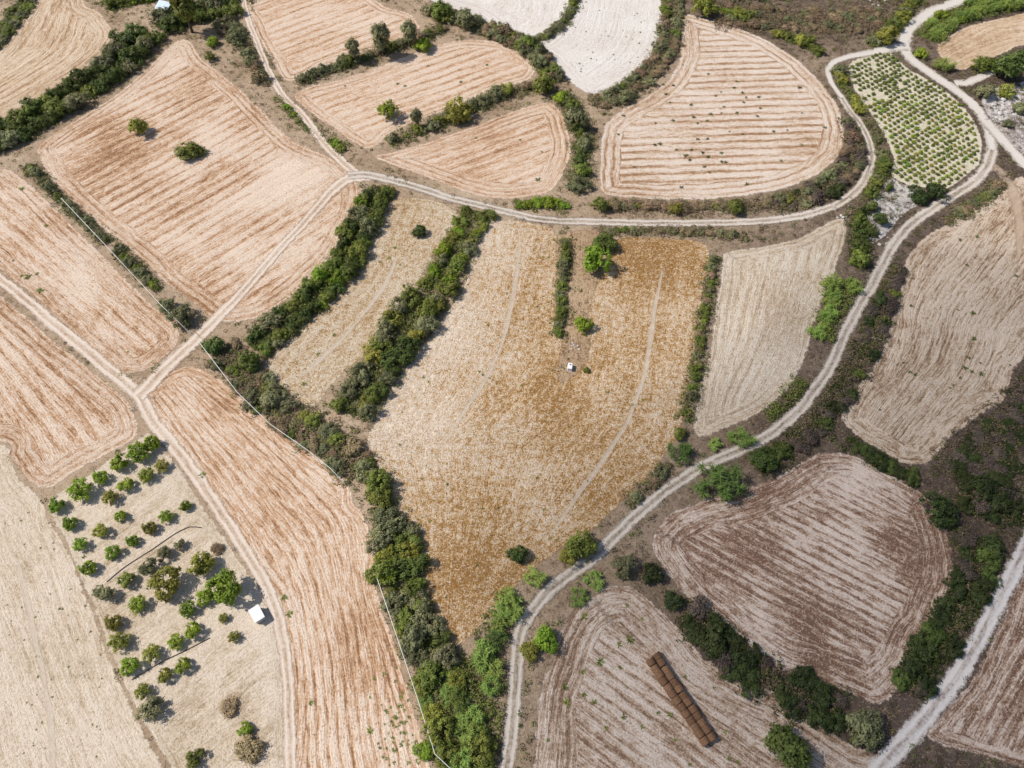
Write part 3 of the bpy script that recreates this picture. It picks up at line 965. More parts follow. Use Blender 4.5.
# dead golden grass of the middle fields
M_GRASS = cover_mat('dead_grass', [(0, (.07, .06, .022)), (.25, (.25, .14, .045)), (.6, (.48, .295, .115)), (1, (.68, .51, .30))], .15)
for name_i, (fi, dens, seed, thin) in enumerate(((8, 2.3, 31, .0), (7, 1.3, 32, .1), (9, .45, 33, .2))):
    P = FIELDS[fi]
    lo, hi = P.min(0), P.max(0)
    m = int((hi - lo).prod() * dens)
    r = np.random.default_rng(seed)
    G = np.stack([r.uniform(lo[0], hi[0], m), r.uniform(lo[1], hi[1], m)], 1)
    G = G[inside(G, P)]
    G = G[~inside(G, ROUGH)]
    dn = vnoise(G, .035, seed)
    dA, _, _ = nearest(G, P, True)
    keep = r.random(len(G)) < np.clip(.62 - thin + dn * .55 + .1, .12, 1)
    if fi == 8:
        pg = to_px(G)
        west = np.clip(1 - (pg[:, 0] - (500 - .22 * (pg[:, 1] - 230) * 1.6)) / 45, 0, 1) * (pg[:, 1] < 430)
        keep &= r.random(len(G)) > west * .92
    G = G[keep]
    tone = np.clip(r.normal(.46, .28, len(G)) - dn[keep] * .16, 0, 1)
    tone = np.where(r.random(len(G)) < .18, .02, tone)
    o = cover('dead_grass', G, tone, r.uniform(.25, .6, len(G)), r.uniform(.16, .42, len(G)), 9, .10, M_GRASS, seed, .35)
    tag(o, ('golden dead grass covering the big middle field', 'thin golden grass covering the narrow field between two hedges', 'sparse dead grass in the striped field right of the golden one')[name_i], 'grass')

# =================================================================== HEDGES
COUNTS = {}
TONE = {'deep': .02, 'heath': .76, 'dark': .08, 'mid': .26, 'bright': .40, 'yellow': .48, 'olive': .60, 'dry': .86, 'reed': .42, 'darkreed': .22}
ALLROADS = [(C, hw) for C, hw in ROADS]


def on_road(Q, pad=0.0, n_roads=10):
    bad = np.zeros(len(Q), bool)
    for C, hw in ALLROADS[:n_roads]:
        d_, _, _ = nearest(Q, C[::3], False)
        bad |= d_ < hw + pad
    return bad


def undergrowth(C, T, s, half, kinds, where, hmax, dens, seed):
    r = np.random.default_rng(seed)
    m = int(s[-1] * half * 2.3 * dens)
    k = r.integers(0, len(C), m)
    lat = np.clip(r.normal(size=m) * half * .55, -half * 1.25, half * 1.25)
    Q = np.stack([C[k, 0] - T[k, 1] * lat, C[k, 1] + T[k, 0] * lat], 1)
    Q = Q[~on_road(Q, -.1)]
    if len(Q) < 3:
        return
    per = 16
    ks = [TONE[a] for a, v in kinds.items() for _ in range(v)]
    tn = r.choice(ks, len(Q)) + r.normal(size=len(Q)) * .06
    rad = r.uniform(.45, 1.0, len(Q))
    hh = r.uniform(.35, 1.0, len(Q)) * hmax
    ii = np.repeat(np.arange(len(Q)), per)
    d_ = r.normal(size=(len(ii), 3))
    d_ /= np.linalg.norm(d_, axis=1, keepdims=True)
    d_[:, 2] = np.abs(d_[:, 2])
    cen = np.stack([Q[ii, 0] + d_[:, 0] * rad[ii], Q[ii, 1] + d_[:, 1] * rad[ii], .05 + d_[:, 2] * hh[ii]], 1)
    N_ = d_ + r.normal(size=d_.shape) * .5 + np.array([0, 0, .4])
    N_ /= np.linalg.norm(N_, axis=1, keepdims=True)
    V = cards(cen, N_, .20, .5, r)
    la = np.clip(tn[ii] + r.normal(size=len(ii)) * .05, 0, 1)
    me = mesh_from('undergrowth', V, np.arange(len(V)).reshape(-1, 4), (M_UNDER,), {'leaf': np.repeat(la, 4)})
    tag(link('undergrowth', me), 'low undergrowth ' + where, 'undergrowth', kind='stuff')


def hedge(pts, half, rmin, rmax, kinds, where, group, spacing=1.25, hz=1.0, rows=None):
    C = smooth(W(pts), False, .5)
    s = np.concatenate([[0], np.cumsum(np.linalg.norm(np.diff(C, axis=0), axis=1))])
    T = np.gradient(C, axis=0)
    T /= np.linalg.norm(T, axis=1, keepdims=True) + 1e-9
    ks = [k for k, v in kinds.items() for _ in range(v)]
    rm = (rmin + rmax) / 2
    undergrowth(C, T, s, half + .9, kinds, where, .9 * hz + .35, 1.9, int(abs(pts[0][0]) * 7 + abs(pts[0][1])))
    rows = rows or max(1, int(round(half * 2 / (rm * 1.5))))
    for q in range(rows):
        lane = 0 if rows == 1 else (q / (rows - 1) * 2 - 1) * half * .8
        d = random.uniform(0, rm)
        while d < s[-1]:
            r = random.uniform(rmin, rmax) * random.choice((.62, .75, .85, 1, 1, 1.05, 1.2))
            k = int(np.searchsorted(s, d))
            k = min(k, len(C) - 1)
            lat = lane + random.uniform(-.35, .35) * (half if rows == 1 else half / rows * 1.6)
            x, y = C[k, 0] - T[k, 1] * lat, C[k, 1] + T[k, 0] * lat
            d += r * spacing * .85 * random.uniform(.75, 1.3)
            if on_road(np.array([[x, y]]), r * .45)[0]:
                continue
            kind = random.choice(ks)
            if kind in ('dry', 'heath') and random.random() < .25:
                continue
            look = NAMES[kind][2]
            put_bush(x, y, r, kind, f'{look} {where}', f'{look}s {group}', hz=hz * random.uniform(.8, 1.15))
            COUNTS[kind] = COUNTS.get(kind, 0) + 1


hedge([(-60, 165), (0, 140), (30, 127), (55, 108), (85, 90), (112, 73), (132, 54), (150, 36)], 4.2, 2.3, 3.6, {'dark': 6, 'mid': 3, 'olive': 2}, 'in the thick hedge above the big left field', 'in the hedge above the big left field', 1.15)
hedge([(160, 28), (178, 18), (200, 14), (222, 12), (238, 5), (250, -20)], 4, 2.2, 3.6, {'dark': 4, 'mid': 3, 'olive': 1}, 'in the grove at the top beside the small farm hut', 'in the grove at the top')
hedge([(-10, 50), (12, 22), (27, -2), (40, -40)], 2.2, 1.4, 2.1, {'mid': 3, 'olive': 2, 'dark': 1}, 'in the grassy strip at the top left corner', 'in the top left strip', hz=.6)
hedge([(110, 8), (128, 3), (150, 0), (165, -8)], 2, 1.4, 2.2, {'bright': 2, 'mid': 2}, 'along the path by the small farm hut', 'by the farm hut')
hedge([(28, 166), (45, 183), (60, 200), (85, 222), (108, 242)], 1.0, 1.1, 1.7, {'olive': 4, 'dry': 1, 'mid': 1}, 'in the low line along the white pipe', 'along the white pipe', 1.7)
hedge([(118, 250), (140, 272), (158, 290)], .8, 1.0, 1.6, {'olive': 2, 'bright': 1, 'mid': 2}, 'on the field corner beside the upper white pipe', 'beside the upper white pipe', 1.6)
hedge([(222, 22), (236, 35), (250, 50), (262, 68), (270, 85)], 2.2, 1.5, 2.3, {'olive': 5, 'dry': 2}, 'beside the pale track at the top', 'beside the pale track at the top', 1.4)
hedge([(278, 96), (292, 113), (310, 128), (328, 141), (345, 150)], 1.0, 1.1, 1.5, {'bright': 3, 'mid': 3}, 'in the low green strip beside the track', 'in the low green strip', 1.2, hz=.6)
hedge([(300, 84), (318, 75), (345, 66), (370, 56), (400, 46), (425, 38), (445, 28)], 1.8, 1.5, 2.4, {'olive': 5, 'mid': 2, 'dry': 2}, 'in the hedge between the two upper terraces', 'between the two upper terraces', 1.35)
hedge([(430, 10), (455, 20), (480, 28), (505, 38), (525, 48), (542, 62), (552, 80)], 2.4, 1.6, 2.4, {'olive': 4, 'mid': 2, 'dry': 3}, 'in the hedge below the white top field', 'below the white top field', 1.35)
hedge([(390, 143), (412, 134), (440, 123), (468, 110), (500, 96), (525, 90), (550, 86)], 2.2, 1.5, 2.5, {'olive': 4, 'dry': 3, 'mid': 2, 'yellow': 1}, 'in the hedge between the two lower terraces', 'between the two lower terraces', 1.35)
hedge([(558, 95), (572, 108), (580, 125), (582, 150), (580, 172), (576, 188)], 2.4, 1.7, 2.6, {'olive': 4, 'mid': 3, 'dark': 1}, 'in the hedge left of the big striped top field', 'left of the big striped top field', 1.25)
hedge([(592, 104), (615, 98), (638, 84), (655, 66), (668, 45), (672, 22), (672, -10)], 2.6, 1.3, 2.1, {'olive': 4, 'dry': 4, 'mid': 1}, 'on the stony bank below the white field', 'on the stony bank', 1.4, hz=.8)
hedge([(532, 42), (548, 36), (562, 25), (572, 8), (577, -20)], 1.2, 1.2, 1.9, {'olive': 4, 'mid': 2}, 'in the dark strip dividing the white top field', 'dividing the white top field', 1.2, hz=.8)
hedge([(515, 208), (535, 205), (555, 205), (568, 207)], 1.2, 1.5, 1.9, {'bright': 3, 'mid': 1}, 'in the bright hedge above the middle track', 'in the bright hedge above the track', .95, hz=.9)
hedge([(600, 207), (640, 207), (680, 208), (720, 208), (760, 206), (790, 200)], 1.6, 1.2, 2.0, {'dry': 6, 'olive': 2, 'yellow': 1}, 'on the bank below the big striped top field', 'below the big striped top field', 1.5, hz=.75)
hedge([(775, 208), (800, 200), (825, 190), (842, 176), (854, 156), (858, 135), (852, 118)], 2.6, 1.3, 2.1, {'heath': 5, 'dry': 1, 'olive': 2, 'deep': 1}, 'on the dark bank inside the curving track', 'inside the curving track', 1.4, hz=.75)
hedge([(380, 188), (373, 206), (361, 228), (349, 254), (333, 281), (307, 306), (282, 325), (256, 348)], 3.1, 1.6, 2.5, {'dark': 4, 'mid': 5, 'bright': 1, 'olive': 1}, 'in the thick hedge left of the narrow field', 'in the hedge left of the narrow field', 1.15)
hedge([(478, 214), (466, 236), (452, 260), (438, 290)], 3.2, 1.6, 2.4, {'mid': 5, 'olive': 3, 'bright': 2, 'yellow': 1}, 'in the upper hedge left of the golden field', 'in the upper hedge left of the golden field', 1.15)
hedge([(432, 292), (415, 316), (399, 340), (384, 362), (367, 388), (350, 414)], 4.0, 1.7, 2.9, {'olive': 4, 'mid': 4, 'dark': 3, 'yellow': 1}, 'in the thick hedge left of the golden field', 'in the thick hedge left of the golden field', 1.15)
hedge([(222, 352), (245, 372), (262, 395), (285, 415), (312, 432), (340, 452), (362, 472)], 3.2, 1.3, 2.2, {'dry': 6, 'olive': 3, 'mid': 2, 'yellow': 1}, 'on the scrubby bank beside the lower white pipe', 'on the scrubby bank', 1.45, hz=.8)
hedge([(364, 464), (374, 484), (384, 508), (393, 534)], 2.4, 1.9, 2.6, {'olive': 4, 'mid': 2}, 'at the head of the lower hedge', 'at the head of the lower hedge', 1.2)
hedge([(394, 530), (398, 552), (402, 578), (410, 605), (420, 632), (434, 655), (444, 672)], 2.9, 1.8, 2.6, {'mid': 5, 'olive': 4, 'dark': 1, 'yellow': 1}, 'in the lower hedge right of the curving field', 'in the lower hedge right of the curving field', 1.15)
hedge([(432, 670), (440, 695), (452, 720), (462, 745), (470, 775)], 3.2, 1.7, 2.5, {'mid': 4, 'reed': 3, 'bright': 1, 'yellow': 1}, 'in the bottom thicket beside the bent white pipe', 'in the bottom thicket', 1.15)
hedge([(468, 662), (478, 690), (488, 715), (488, 745), (484, 790)], 4.0, 2.0, 2.8, {'mid': 3, 'reed': 5, 'darkreed': 1, 'olive': 1}, 'in the bottom thicket left of the rutted road', 'left of the rutted road', 1.1)
hedge([(510, 598), (500, 625), (490, 650), (478, 668)], 1.8, 2.0, 2.7, {'reed': 3, 'darkreed': 2, 'mid': 1}, 'at the lower tip of the golden field', 'at the lower tip of the golden field', 1.1)
hedge([(566, 240), (565, 262), (562, 290), (560, 318), (557, 335)], .7, 1.0, 1.4, {'mid': 3, 'olive': 3}, 'in the narrow strip inside the golden field', 'in the strip inside the golden field', 1.3)
hedge([(713, 258), (709, 285), (704, 315), (699, 345), (695, 372), (690, 398), (686, 420)], .9, .9, 1.5, {'mid': 5, 'olive': 2, 'dry': 2, 'bright': 1}, 'in the thin line right of the golden field', 'in the thin line right of the golden field', 1.7)
hedge([(843, 282), (840, 300), (834, 318), (828, 340)], 3.0, 1.9, 2.6, {'reed': 6}, 'in the tall stand beside the road bend', 'in the stand beside the road bend', 1.0)
hedge([(808, 385), (798, 398), (786, 410), (772, 420)], 2.2, 1.7, 2.4, {'reed': 2, 'darkreed': 1}, 'on the road bend below the pale field', 'on the road bend', 1.1)
hedge([(756, 466), (772, 458), (785, 448)], 2.2, 1.8, 2.6, {'mid': 1, 'dark': 3, 'deep': 1}, 'above the brown striped field beside the road', 'above the brown striped field', 1.1, hz=.8)
hedge([(896, 268), (886, 292), (878, 320), (868, 350)], 2.0, 1.2, 2.0, {'heath': 4, 'deep': 1, 'mid': 2}, 'on the bank left of the grey right field', 'left of the grey right field', 1.45, hz=.7)
hedge([(862, 345), (846, 375), (828, 400), (808, 425), (790, 442)], 3.4, 1.4, 2.3, {'heath': 6, 'deep': 3, 'dark': 1}, 'in the dark dip between the road and the grey field', 'in the dark dip', 1.4, hz=.7)
hedge([(848, 442), (870, 455), (892, 470), (915, 480)], 1.0, 1.4, 1.9, {'deep': 4, 'dark': 1}, 'in the dark line below the grey right field', 'in the line below the grey right field', 1.0, hz=.7)
hedge([(945, 222), (965, 210), (985, 198), (998, 186)], 1.4, 1.2, 1.7, {'olive': 2, 'dry': 2, 'mid': 2}, 'on the verge above the grey right field', 'above the grey right field', 1.1, hz=.6)
hedge([(962, 486), (985, 464), (1010, 442), (1038, 416), (1065, 385)], 6.0, 1.1, 2.1, {'heath': 9, 'deep': 3}, 'on the dark slope right of the grey field', 'on the dark slope', 1.6, hz=.45)
hedge([(960, 490), (985, 500), (1005, 520), (1020, 500)], 3.4, 2.0, 3.0, {'deep': 5, 'heath': 3}, 'on the slope between the two right-hand fields', 'between the right-hand fields', 1.4, hz=.7)
hedge([(978, 540), (975, 570), (962, 605), (948, 635), (930, 662), (910, 690)], 2.6, 1.6, 2.5, {'deep': 6, 'dark': 2, 'heath': 3}, 'in the band between striped field and white track', 'beside the white track', 1.25, hz=.75)
hedge([(690, 612), (712, 640), (738, 660), (770, 680), (805, 698), (840, 716)], 2.8, 1.6, 2.4, {'deep': 6, 'heath': 4}, 'in the dark band above the bale field', 'above the bale field', 1.25, hz=.7)
hedge([(700, -25), (740, -12), (790, -20), (850, -18), (900, -15)], 9, 1.6, 2.6, {'dry': 6, 'olive': 3, 'mid': 1}, 'on the scrubby hillside at the top', 'on the scrubby hillside', 2.6, hz=.8)
hedge([(715, 15), (760, 18), (800, 22), (850, 22), (890, 18)], 6, 1.2, 2.0, {'dry': 7, 'olive': 2}, 'on the brown slope above the striped top field', 'on the brown slope', 2.6, hz=.7)
hedge([(702, 6), (722, 12), (742, 18), (748, 22)], 1.0, 1.6, 2.3, {'yellow': 1, 'bright': 2, 'mid': 1}, 'in the line along the striped field top edge', 'along the striped field top edge', 1.5)
hedge([(775, 35), (792, 40), (808, 46), (818, 54)], 1.2, 1.6, 2.4, {'yellow': 3, 'mid': 2}, 'beside the white road branch', 'beside the white road branch', 1.3)
hedge([(870, 45), (885, 36), (898, 22), (906, 10), (920, 0)], 2.0, 1.6, 2.6, {'yellow': 2, 'mid': 2, 'olive': 2}, 'left of the white road at the top', 'left of the white road', 1.3)
hedge([(836, 70), (842, 85), (850, 98), (858, 112)], 2.0, 1.6, 2.3, {'yellow': 2, 'mid': 3, 'olive': 2}, 'along the upper left edge of the vineyard', 'along the vineyard upper edge', 1.1)
hedge([(866, 122), (874, 138), (880, 155), (884, 168), (876, 182), (868, 196)], 1.8, 1.4, 2.1, {'mid': 3, 'olive': 3, 'dark': 1, 'dry': 1}, 'along the lower left edge of the vineyard', 'along the vineyard lower edge', 1.2)
hedge([(860, 210), (858, 228), (860, 248), (858, 265)], 1.8, 1.5, 2.1, {'dark': 3, 'mid': 2, 'dry': 1}, 'left of the chalky patch', 'left of the chalky patch', 1.2)
hedge([(925, 38), (940, 24), (958, 14), (980, 8), (1005, 4), (1035, -4)], 3.4, 2.0, 2.9, {'reed': 5, 'bright': 1}, 'above the small tan field at top right', 'above the small tan field', 1.1)
hedge([(600, 232), (650, 231), (690, 232), (730, 236), (745, 236)], 1.0, 1.0, 1.6, {'dry': 4, 'olive': 3, 'mid': 1}, 'on the verge below the middle track', 'below the middle track', 2.2, hz=.7)
hedge([(630, 505), (655, 480), (668, 466)], 1.0, 1.2, 1.8, {'dry': 2, 'olive': 3}, 'between the golden field and the road', 'between golden field and road', 1.3, hz=.8)

# ------------------------------------------------------------------ single plants, each with its own label
SOLO = [
    (189, 150, 15, 'mid', 'low dark green rounded bush alone in the ploughed field', .62, 1.15),
    (419, 232, 8, 'dark', 'small dark bush alone in the narrow field between hedges', 1, 1),
    (423, 46, 9, 'bright', 'vivid green round bush in the hedge below the upper terrace', 1, 1),
    (458, 112, 14, 'yellow', 'large yellow-green bush midway along the lower terrace hedge', 1.1, 1),
    (562, 98, 8, 'bright', 'vivid green bush at the left tip of the white top field', 1.3, 1),
    (600, 205, 9, 'mid', 'tall green bush above the track junction below the striped field', 1.2, 1),
    (675, 208, 8, 'yellow', 'yellowish bush on the bank above the middle track', 1, 1),
    (735, 207, 10, 'mid', 'green bush on the bank near the middle track bend', 1, 1),
    (596, 262, 15, 'bright', 'large vivid green bush in the rough tongue of golden field', 1.3, 1),
    (604, 243, 13, 'mid', 'duller bush touching the vivid bush near the middle track', 1, 1),
    (583, 325, 10, 'bright', 'small vivid yellow-green bush above the white water tank', 1.2, 1),
    (586, 370, 4, 'yellow', 'tiny yellowish plant right of the white water tank', 1, 1),
    (720, 481, 25, 'darkreed', 'largest dark reed clump, between road and striped brown field', .9, 1.1),
    (762, 462, 17, 'dark', 'dark olive-green low bush right of the largest reed clump', .7, 1.2),
    (680, 452, 14, 'darkreed', 'round reed clump at the lower right corner of golden field', 1, 1),
    (679, 434, 8, 'mid', 'small bush just above the reed clump at golden field corner', 1, 1),
    (742, 437, 13, 'reed', 'wide reed clump on the road verge below the pale field', .8, 1.2),
    (716, 445, 8, 'reed', 'small reed clump left of the wide one on the verge', .8, 1),
    (517, 555, 11, 'dark', 'dark round bush standing in the lower golden field', 1, 1),
    (535, 576, 12, 'reed', 'bright round reed clump below the dark round bush', 1, 1),
    (580, 545, 17, 'mid', 'large green bush between golden field and rutted road', 1.1, 1),
    (567, 555, 11, 'yellow', 'olive bush leaning on the large green roadside bush', .9, 1),
    (594, 581, 11, 'reed', 'green reed clump right of the rutted road, upper one', .9, 1),
    (578, 597, 11, 'reed', 'green reed clump right of the rutted road, lower one', .8, 1),
    (545, 640, 14, 'bright', 'bright round bush left of the bale field edge', 1.1, 1),
    (530, 650, 12, 'yellow', 'dull olive bush beside the bright one at bale field', .8, 1),
    (510, 608, 15, 'reed', 'bright reed clump at the road bend below golden field', 1, 1),
    (625, 566, 14, 'olive', 'grey bush above the top of the bale field', 1, 1),
    (652, 575, 13, 'deep', 'dark bush right of the grey bush above bale field', 1, 1),
    (672, 600, 12, 'deep', 'dark bush on the upper left of the band above bales', .8, 1),
    (712, 640, 18, 'deep', 'broad dark bush in the band right of the bales', .8, 1),
    (743, 662, 14, 'deep', 'dark bush in the middle of the band above the bales', .8, 1),
    (790, 747, 27, 'dark', 'big round dark green bush in the bale field corner', .9, 1),
    (862, 729, 21, 'olive', 'big rusty olive bush by the white track fork', .8, 1),
    (942, 511, 19, 'deep', 'big dark bush at the right corner of the striped field', .8, 1),
    (985, 490, 16, 'deep', 'dark bush on the slope right of the corner bush', .8, 1),
    (916, 196, 12, 'deep', 'left half of the dark thicket below the vineyard', .9, 1.1),
    (934, 191, 12, 'deep', 'right half of the dark thicket below the vineyard', .9, 1),
    (872, 207, 7, 'dark', 'small dark bush at the top of the chalky patch', 1, 1),
    (881, 219, 9, 'dark', 'dark bush in the middle of the chalky patch', 1, 1),
    (870, 230, 8, 'dark', 'dark bush low in the chalky patch', 1, 1),
    (890, 188, 5, 'mid', 'lone tiny bush on chalky ground below the vineyard', 1, 1),
    (984, 65, 12, 'mid', 'wide green bush below the small tan field', .9, 1.3),
    (986, 92, 10, 'olive', 'blue-grey bush at the side road corner', 1, 1),
    (945, 64, 10, 'reed', 'light green reed clump beside the top white road bend', .9, 1.2),
    (921, 54, 7, 'bright', 'bright bush where the white road widens', .9, 1),
    (1006, 92, 9, 'yellow', 'olive shrub on the white rocky slope at right', .9, 1),
    (1018, 108, 8, 'olive', 'grey shrub on the white rocky slope at right edge', .9, 1),
    (1008, 124, 6, 'olive', 'small grey shrub low on the white rocky slope', .9, 1),
    (213, 347, 12, 'dark', 'dark bush at the track crossing beside the white pipe', 1, 1),
    (182, 316, 14, 'olive', 'broad olive bush at the field corner above the crossing', 1, 1),
    (168, 305, 10, 'olive', 'smaller olive bush behind the broad one by the pipe', 1, 1),
    (248, 362, 13, 'mid', 'green bush at the foot of the hedge by the pipe', 1.1, 1),
    (272, 400, 12, 'olive', 'pale olive bush on the scrubby bank by the narrow field', .9, 1),
    (388, 575, 10, 'bright', 'vivid bush at the upper end of the bottom pipe', 1.1, 1),
    (424, 750, 11, 'bright', 'vivid low bush left of the pipe bend', .8, 1),
    (212, 42, 7, 'bright', 'vivid small bush on the rough ground at top left', 1, 1),
    (210, 57, 6, 'mid', 'small dark shrub below the vivid one at top left', 1, 1),
]
for px, py, rp, kd, lab, hz, sx in SOLO:
    put_at(px, py, rp, kd, lab, None, hz, sx)

# ------------------------------------------------------------------ trees: trunk + crown
def trunk_mesh(h, r, seed):
    q = random.Random(seed)
    mb = MB()
    lean = (q.uniform(-.08, .08) * h, q.uniform(-.08, .08) * h)
    fork = (lean[0] * .6, lean[1] * .6, h * .45)
    mb.tube([(0, 0, -.1), (lean[0] * .3, lean[1] * .3, h * .22), fork, (lean[0], lean[1], h * .8)], [r * 1.3, r, r * .8, r * .3], 7)
    for k in range(4):
        a = k * 1.6 + q.uniform(-.4, .4)
        mb.tube([fork, (fork[0] + math.cos(a) * h * .16, fork[1] + math.sin(a) * h * .16, h * .62), (fork[0] + math.cos(a) * h * .27, fork[1] + math.sin(a) * h * .27, h * .8)], [r * .55, r * .35, r * .15], 5)
    return mb.mesh('trunk', BARK, sm=True)


TREE = {}
for kd in ('mid', 'bright', 'olive', 'yellow', 'dark'):
    for v in range(3):
        g = bush_geo(300 + v * 7 + len(kd), 9, 60, 32, .09, .95, .66, .25, .095)
        V = g[0].copy()
        V[:, 2] += .22
        V[:, :2] *= .92
        TREE[kd, v] = (leaf_mesh('crown', (V, g[1]), LEAF[kd]), trunk_mesh(1.15, .07, v))
TALL = {}
for kd in ('olive', 'mid', 'yellow'):
    g = bush_geo(500 + len(kd), 7, 120, 20, .10, 1.0, .36, 1.3, .10)
    V = g[0].copy()
    V[:, 2] = V[:, 2] * 1.25 + .45
    TALL[kd] = (leaf_mesh('crown', (V, g[1]), LEAF[kd]), trunk_mesh(2.2, .09, 5))


def put_tree(px, py, rp, kd, label, name='tree', cat='tree', group=None, src=None, hz=1.0):
    r = rp / scale_at(px, py)
    tall = src is TALL
    x, y = at(px, py, r * (1.3 if tall else .75) * hz)
    cm, tm = TALL[kd] if tall else TREE[kd, random.randrange(3)]
    o = bpy.data.objects.new(name, None)
    o.empty_display_size = .3
    o.location = (x, y, 0)
    o.rotation_euler = (0, 0, random.uniform(0, 6.28))
    o.scale = (r * 1.06, r * 1.06, r * 1.0 * hz)
    COL.objects.link(o)
    link('crown', cm, parent=o)
    link('trunk', tm, parent=o)
    return tag(o, label, cat, group)


put_tree(136, 127, 11, 'yellow', 'small yellow-green round tree alone in the ploughed field')
put_tree(388, 110, 11, 'bright', 'small round bright tree alone on the upper terrace')
put_tree(381, 42, 11, 'olive', 'tallest leaning tree in the upper terrace hedge', src=TALL)
put_tree(353, 52, 8, 'olive', 'slim pale tree left of the tallest terrace hedge tree', src=TALL)
put_tree(409, 36, 9, 'olive', 'bushy tree right of the tallest terrace hedge tree', src=TALL)
put_tree(417, 120, 7, 'olive', 'slim pale tree at the left end of lower terrace hedge', src=TALL)
put_tree(440, 10, 11, 'mid', 'round tree at the top edge left of the white field')
put_tree(464, 18, 12, 'olive', 'olive-grey tree at the top left of the white field')
put_tree(578, 120, 13, 'olive', 'big grey-green tree between terrace and striped top field')
put_tree(545, 84, 12, 'mid', 'rounded tree at the meeting of the terrace hedges')
put_tree(186, 16, 13, 'mid', 'tall green tree right of the small farm hut', src=TALL)
put_tree(1006, 66, 17, 'dark', 'large dark conifer-like tree right of the side road')
put_tree(1024, 58, 12, 'dark', 'dark tree at the right edge above the white slope')
put_tree(704, 6, 12, 'yellow', 'yellow-green tree at the top tip of striped field')
put_tree(888, 36, 11, 'yellow', 'yellowish tree left of the top white road')

# orchard
ORCH = [
    ('first', 'bright', [(57, 504, 9), (79, 490, 12), (100, 476, 8.5), (120, 462, 10), (137, 453, 11), (149, 443, 10)]),
    ('second', 'bright', [(70, 522, 8.5), (110, 497, 8), (127, 486, 8), (146, 475, 8), (161, 466, 7)]),
    ('third', 'bright', [(80, 544, 7.5), (101, 529, 8), (120, 517, 7)]),
    ('fourth', 'bright', [(87, 567, 9), (111, 551, 8), (132, 540, 7), (149, 527, 8), (166, 517, 7), (184, 506, 6.5)]),
    ('fifth', 'olive', [(102, 593, 11), (126, 579, 9), (146, 567, 9.5), (164, 554, 8.5), (180, 544, 6.5)]),
    ('sixth', 'bright', [(113, 621, 9.5), (137, 604, 9), (187, 609, 8.5), (203, 596, 9)]),
    ('seventh', 'bright', [(119, 642, 10), (128, 664, 10), (152, 653, 9), (175, 642, 8), (195, 630, 9), (223, 618, 5)]),
    ('eighth', 'bright', [(143, 691, 8), (167, 675, 8), (185, 666, 8.5), (234, 637, 6)]),
]
ORD = ['first', 'second', 'third', 'fourth', 'fifth', 'sixth']
for rname, kd, L in ORCH:
    for k, (px, py, rp) in enumerate(L):
        put_tree(px, py, rp, random.choice(('bright', 'yellow', 'bright')) if kd != 'olive' else random.choice(('olive', 'mid')), f'small round fruit tree, {ORD[k]} from left in the {rname} orchard row', 'fruit_tree', 'tree', 'fruit trees in the orchard')
put_tree(161, 583, 17, 'yellow', 'large yellow-green tree left among the orchard rows', 'fruit_tree')
put_tree(199, 564, 14, 'yellow', 'medium yellowish tree above the two large orchard trees', 'fruit_tree')
put_tree(226, 583, 19, 'bright', 'largest bright tree of the orchard, above the white shed', 'fruit_tree')
put_at(150, 709, 14, 'olive', 'grey-green bush at the lower left orchard edge', None, .9)
put_at(195, 759, 11, 'mid', 'green bush at the bottom of the orchard plot', None, .9)
put_at(245, 729, 8, 'bright', 'small green bush above the weedy patch at bottom', None, .9)
put_at(247, 750, 14, 'dry', 'brown weedy shrub at the bottom of the orchard plot', None, .7)
put_at(231, 705, 10, 'dry', 'dry rusty weed clump on the bare orchard ground', None, .5)
put_at(218, 550, 7, 'dry', 'greyish dry shrub above the largest orchard tree', None, .6)

P = FIELDS[5]
lo, hi = P.min(0), P.max(0)
LS = np.stack([rng.uniform(lo[0], hi[0], 3200), rng.uniform(lo[1], hi[1], 3200)], 1)
LS = LS[inside(LS, P)]
LS = LS[rng.random(len(LS)) < np.clip(.25 + vnoise(LS, .07, 55) * .5, .02, 1)]
o = cover('dry_weeds', LS, np.clip(rng.normal(.5, .28, len(LS)), 0, 1), rng.uniform(.25, .7, len(LS)), rng.uniform(.15, .4, len(LS)), 9, .07, M_SCRUB, 92, .35)
tag(o, 'thin dry weeds scattered over the orchard soil', 'weeds')

# ------------------------------------------------------------------ vineyard
vg = [bush_geo(700 + v, 4, 26, 9, .17, .8, .5, 0, .14) for v in range(4)]
VM = [leaf_mesh('vine', g, LEAF[('mid', 'bright', 'yellow', 'mid')[v]], stems_geo(g[2][:2], v)) for v, g in enumerate(vg)]
u1 = np.array(at(965, 118)) - np.array(at(880, 62))
u1 /= np.linalg.norm(u1)
u2 = np.array([u1[1], -u1[0]])
org = np.array(at(872, 58))
spots = []
for a in range(-30, 50):
    for b in range(-30, 50):
        q = org + u1 * a * 1.75 + u2 * b * 1.7 + np.array([random.uniform(-.1, .1), random.uniform(-.1, .1)])
        spots.append(q)
spots = np.array(spots)
ok = inside(spots, VINE_POLY)
spots = spots[ok]
d, _, _ = nearest(spots, VINE_POLY, True)
spots = spots[d > 1.0]
gap = vnoise(spots, .03, 77)
spots = spots[rng.random(len(spots)) > np.where(gap > .75, .4, .03)]
spots = spots[np.argsort(spots[:, 1])]
big = vnoise(spots, .045, 78)
extra = ([], [], [], [])
rest = []
for k, (x, y) in enumerate(spots):
    v = random.randrange(4)
    r = random.uniform(.62, .90) * (1 + .25 * max(0, big[k]))
    if k < 290:
        o = link('vine', VM[v], (x, y, 0), random.uniform(0, 6.28), (r, r, r * .95))
        tag(o, 'small bushy green vine planted in rows on the pale vineyard plot', 'vine', 'vines in the vineyard')
    else:
        rest.append((x, y, r, v))
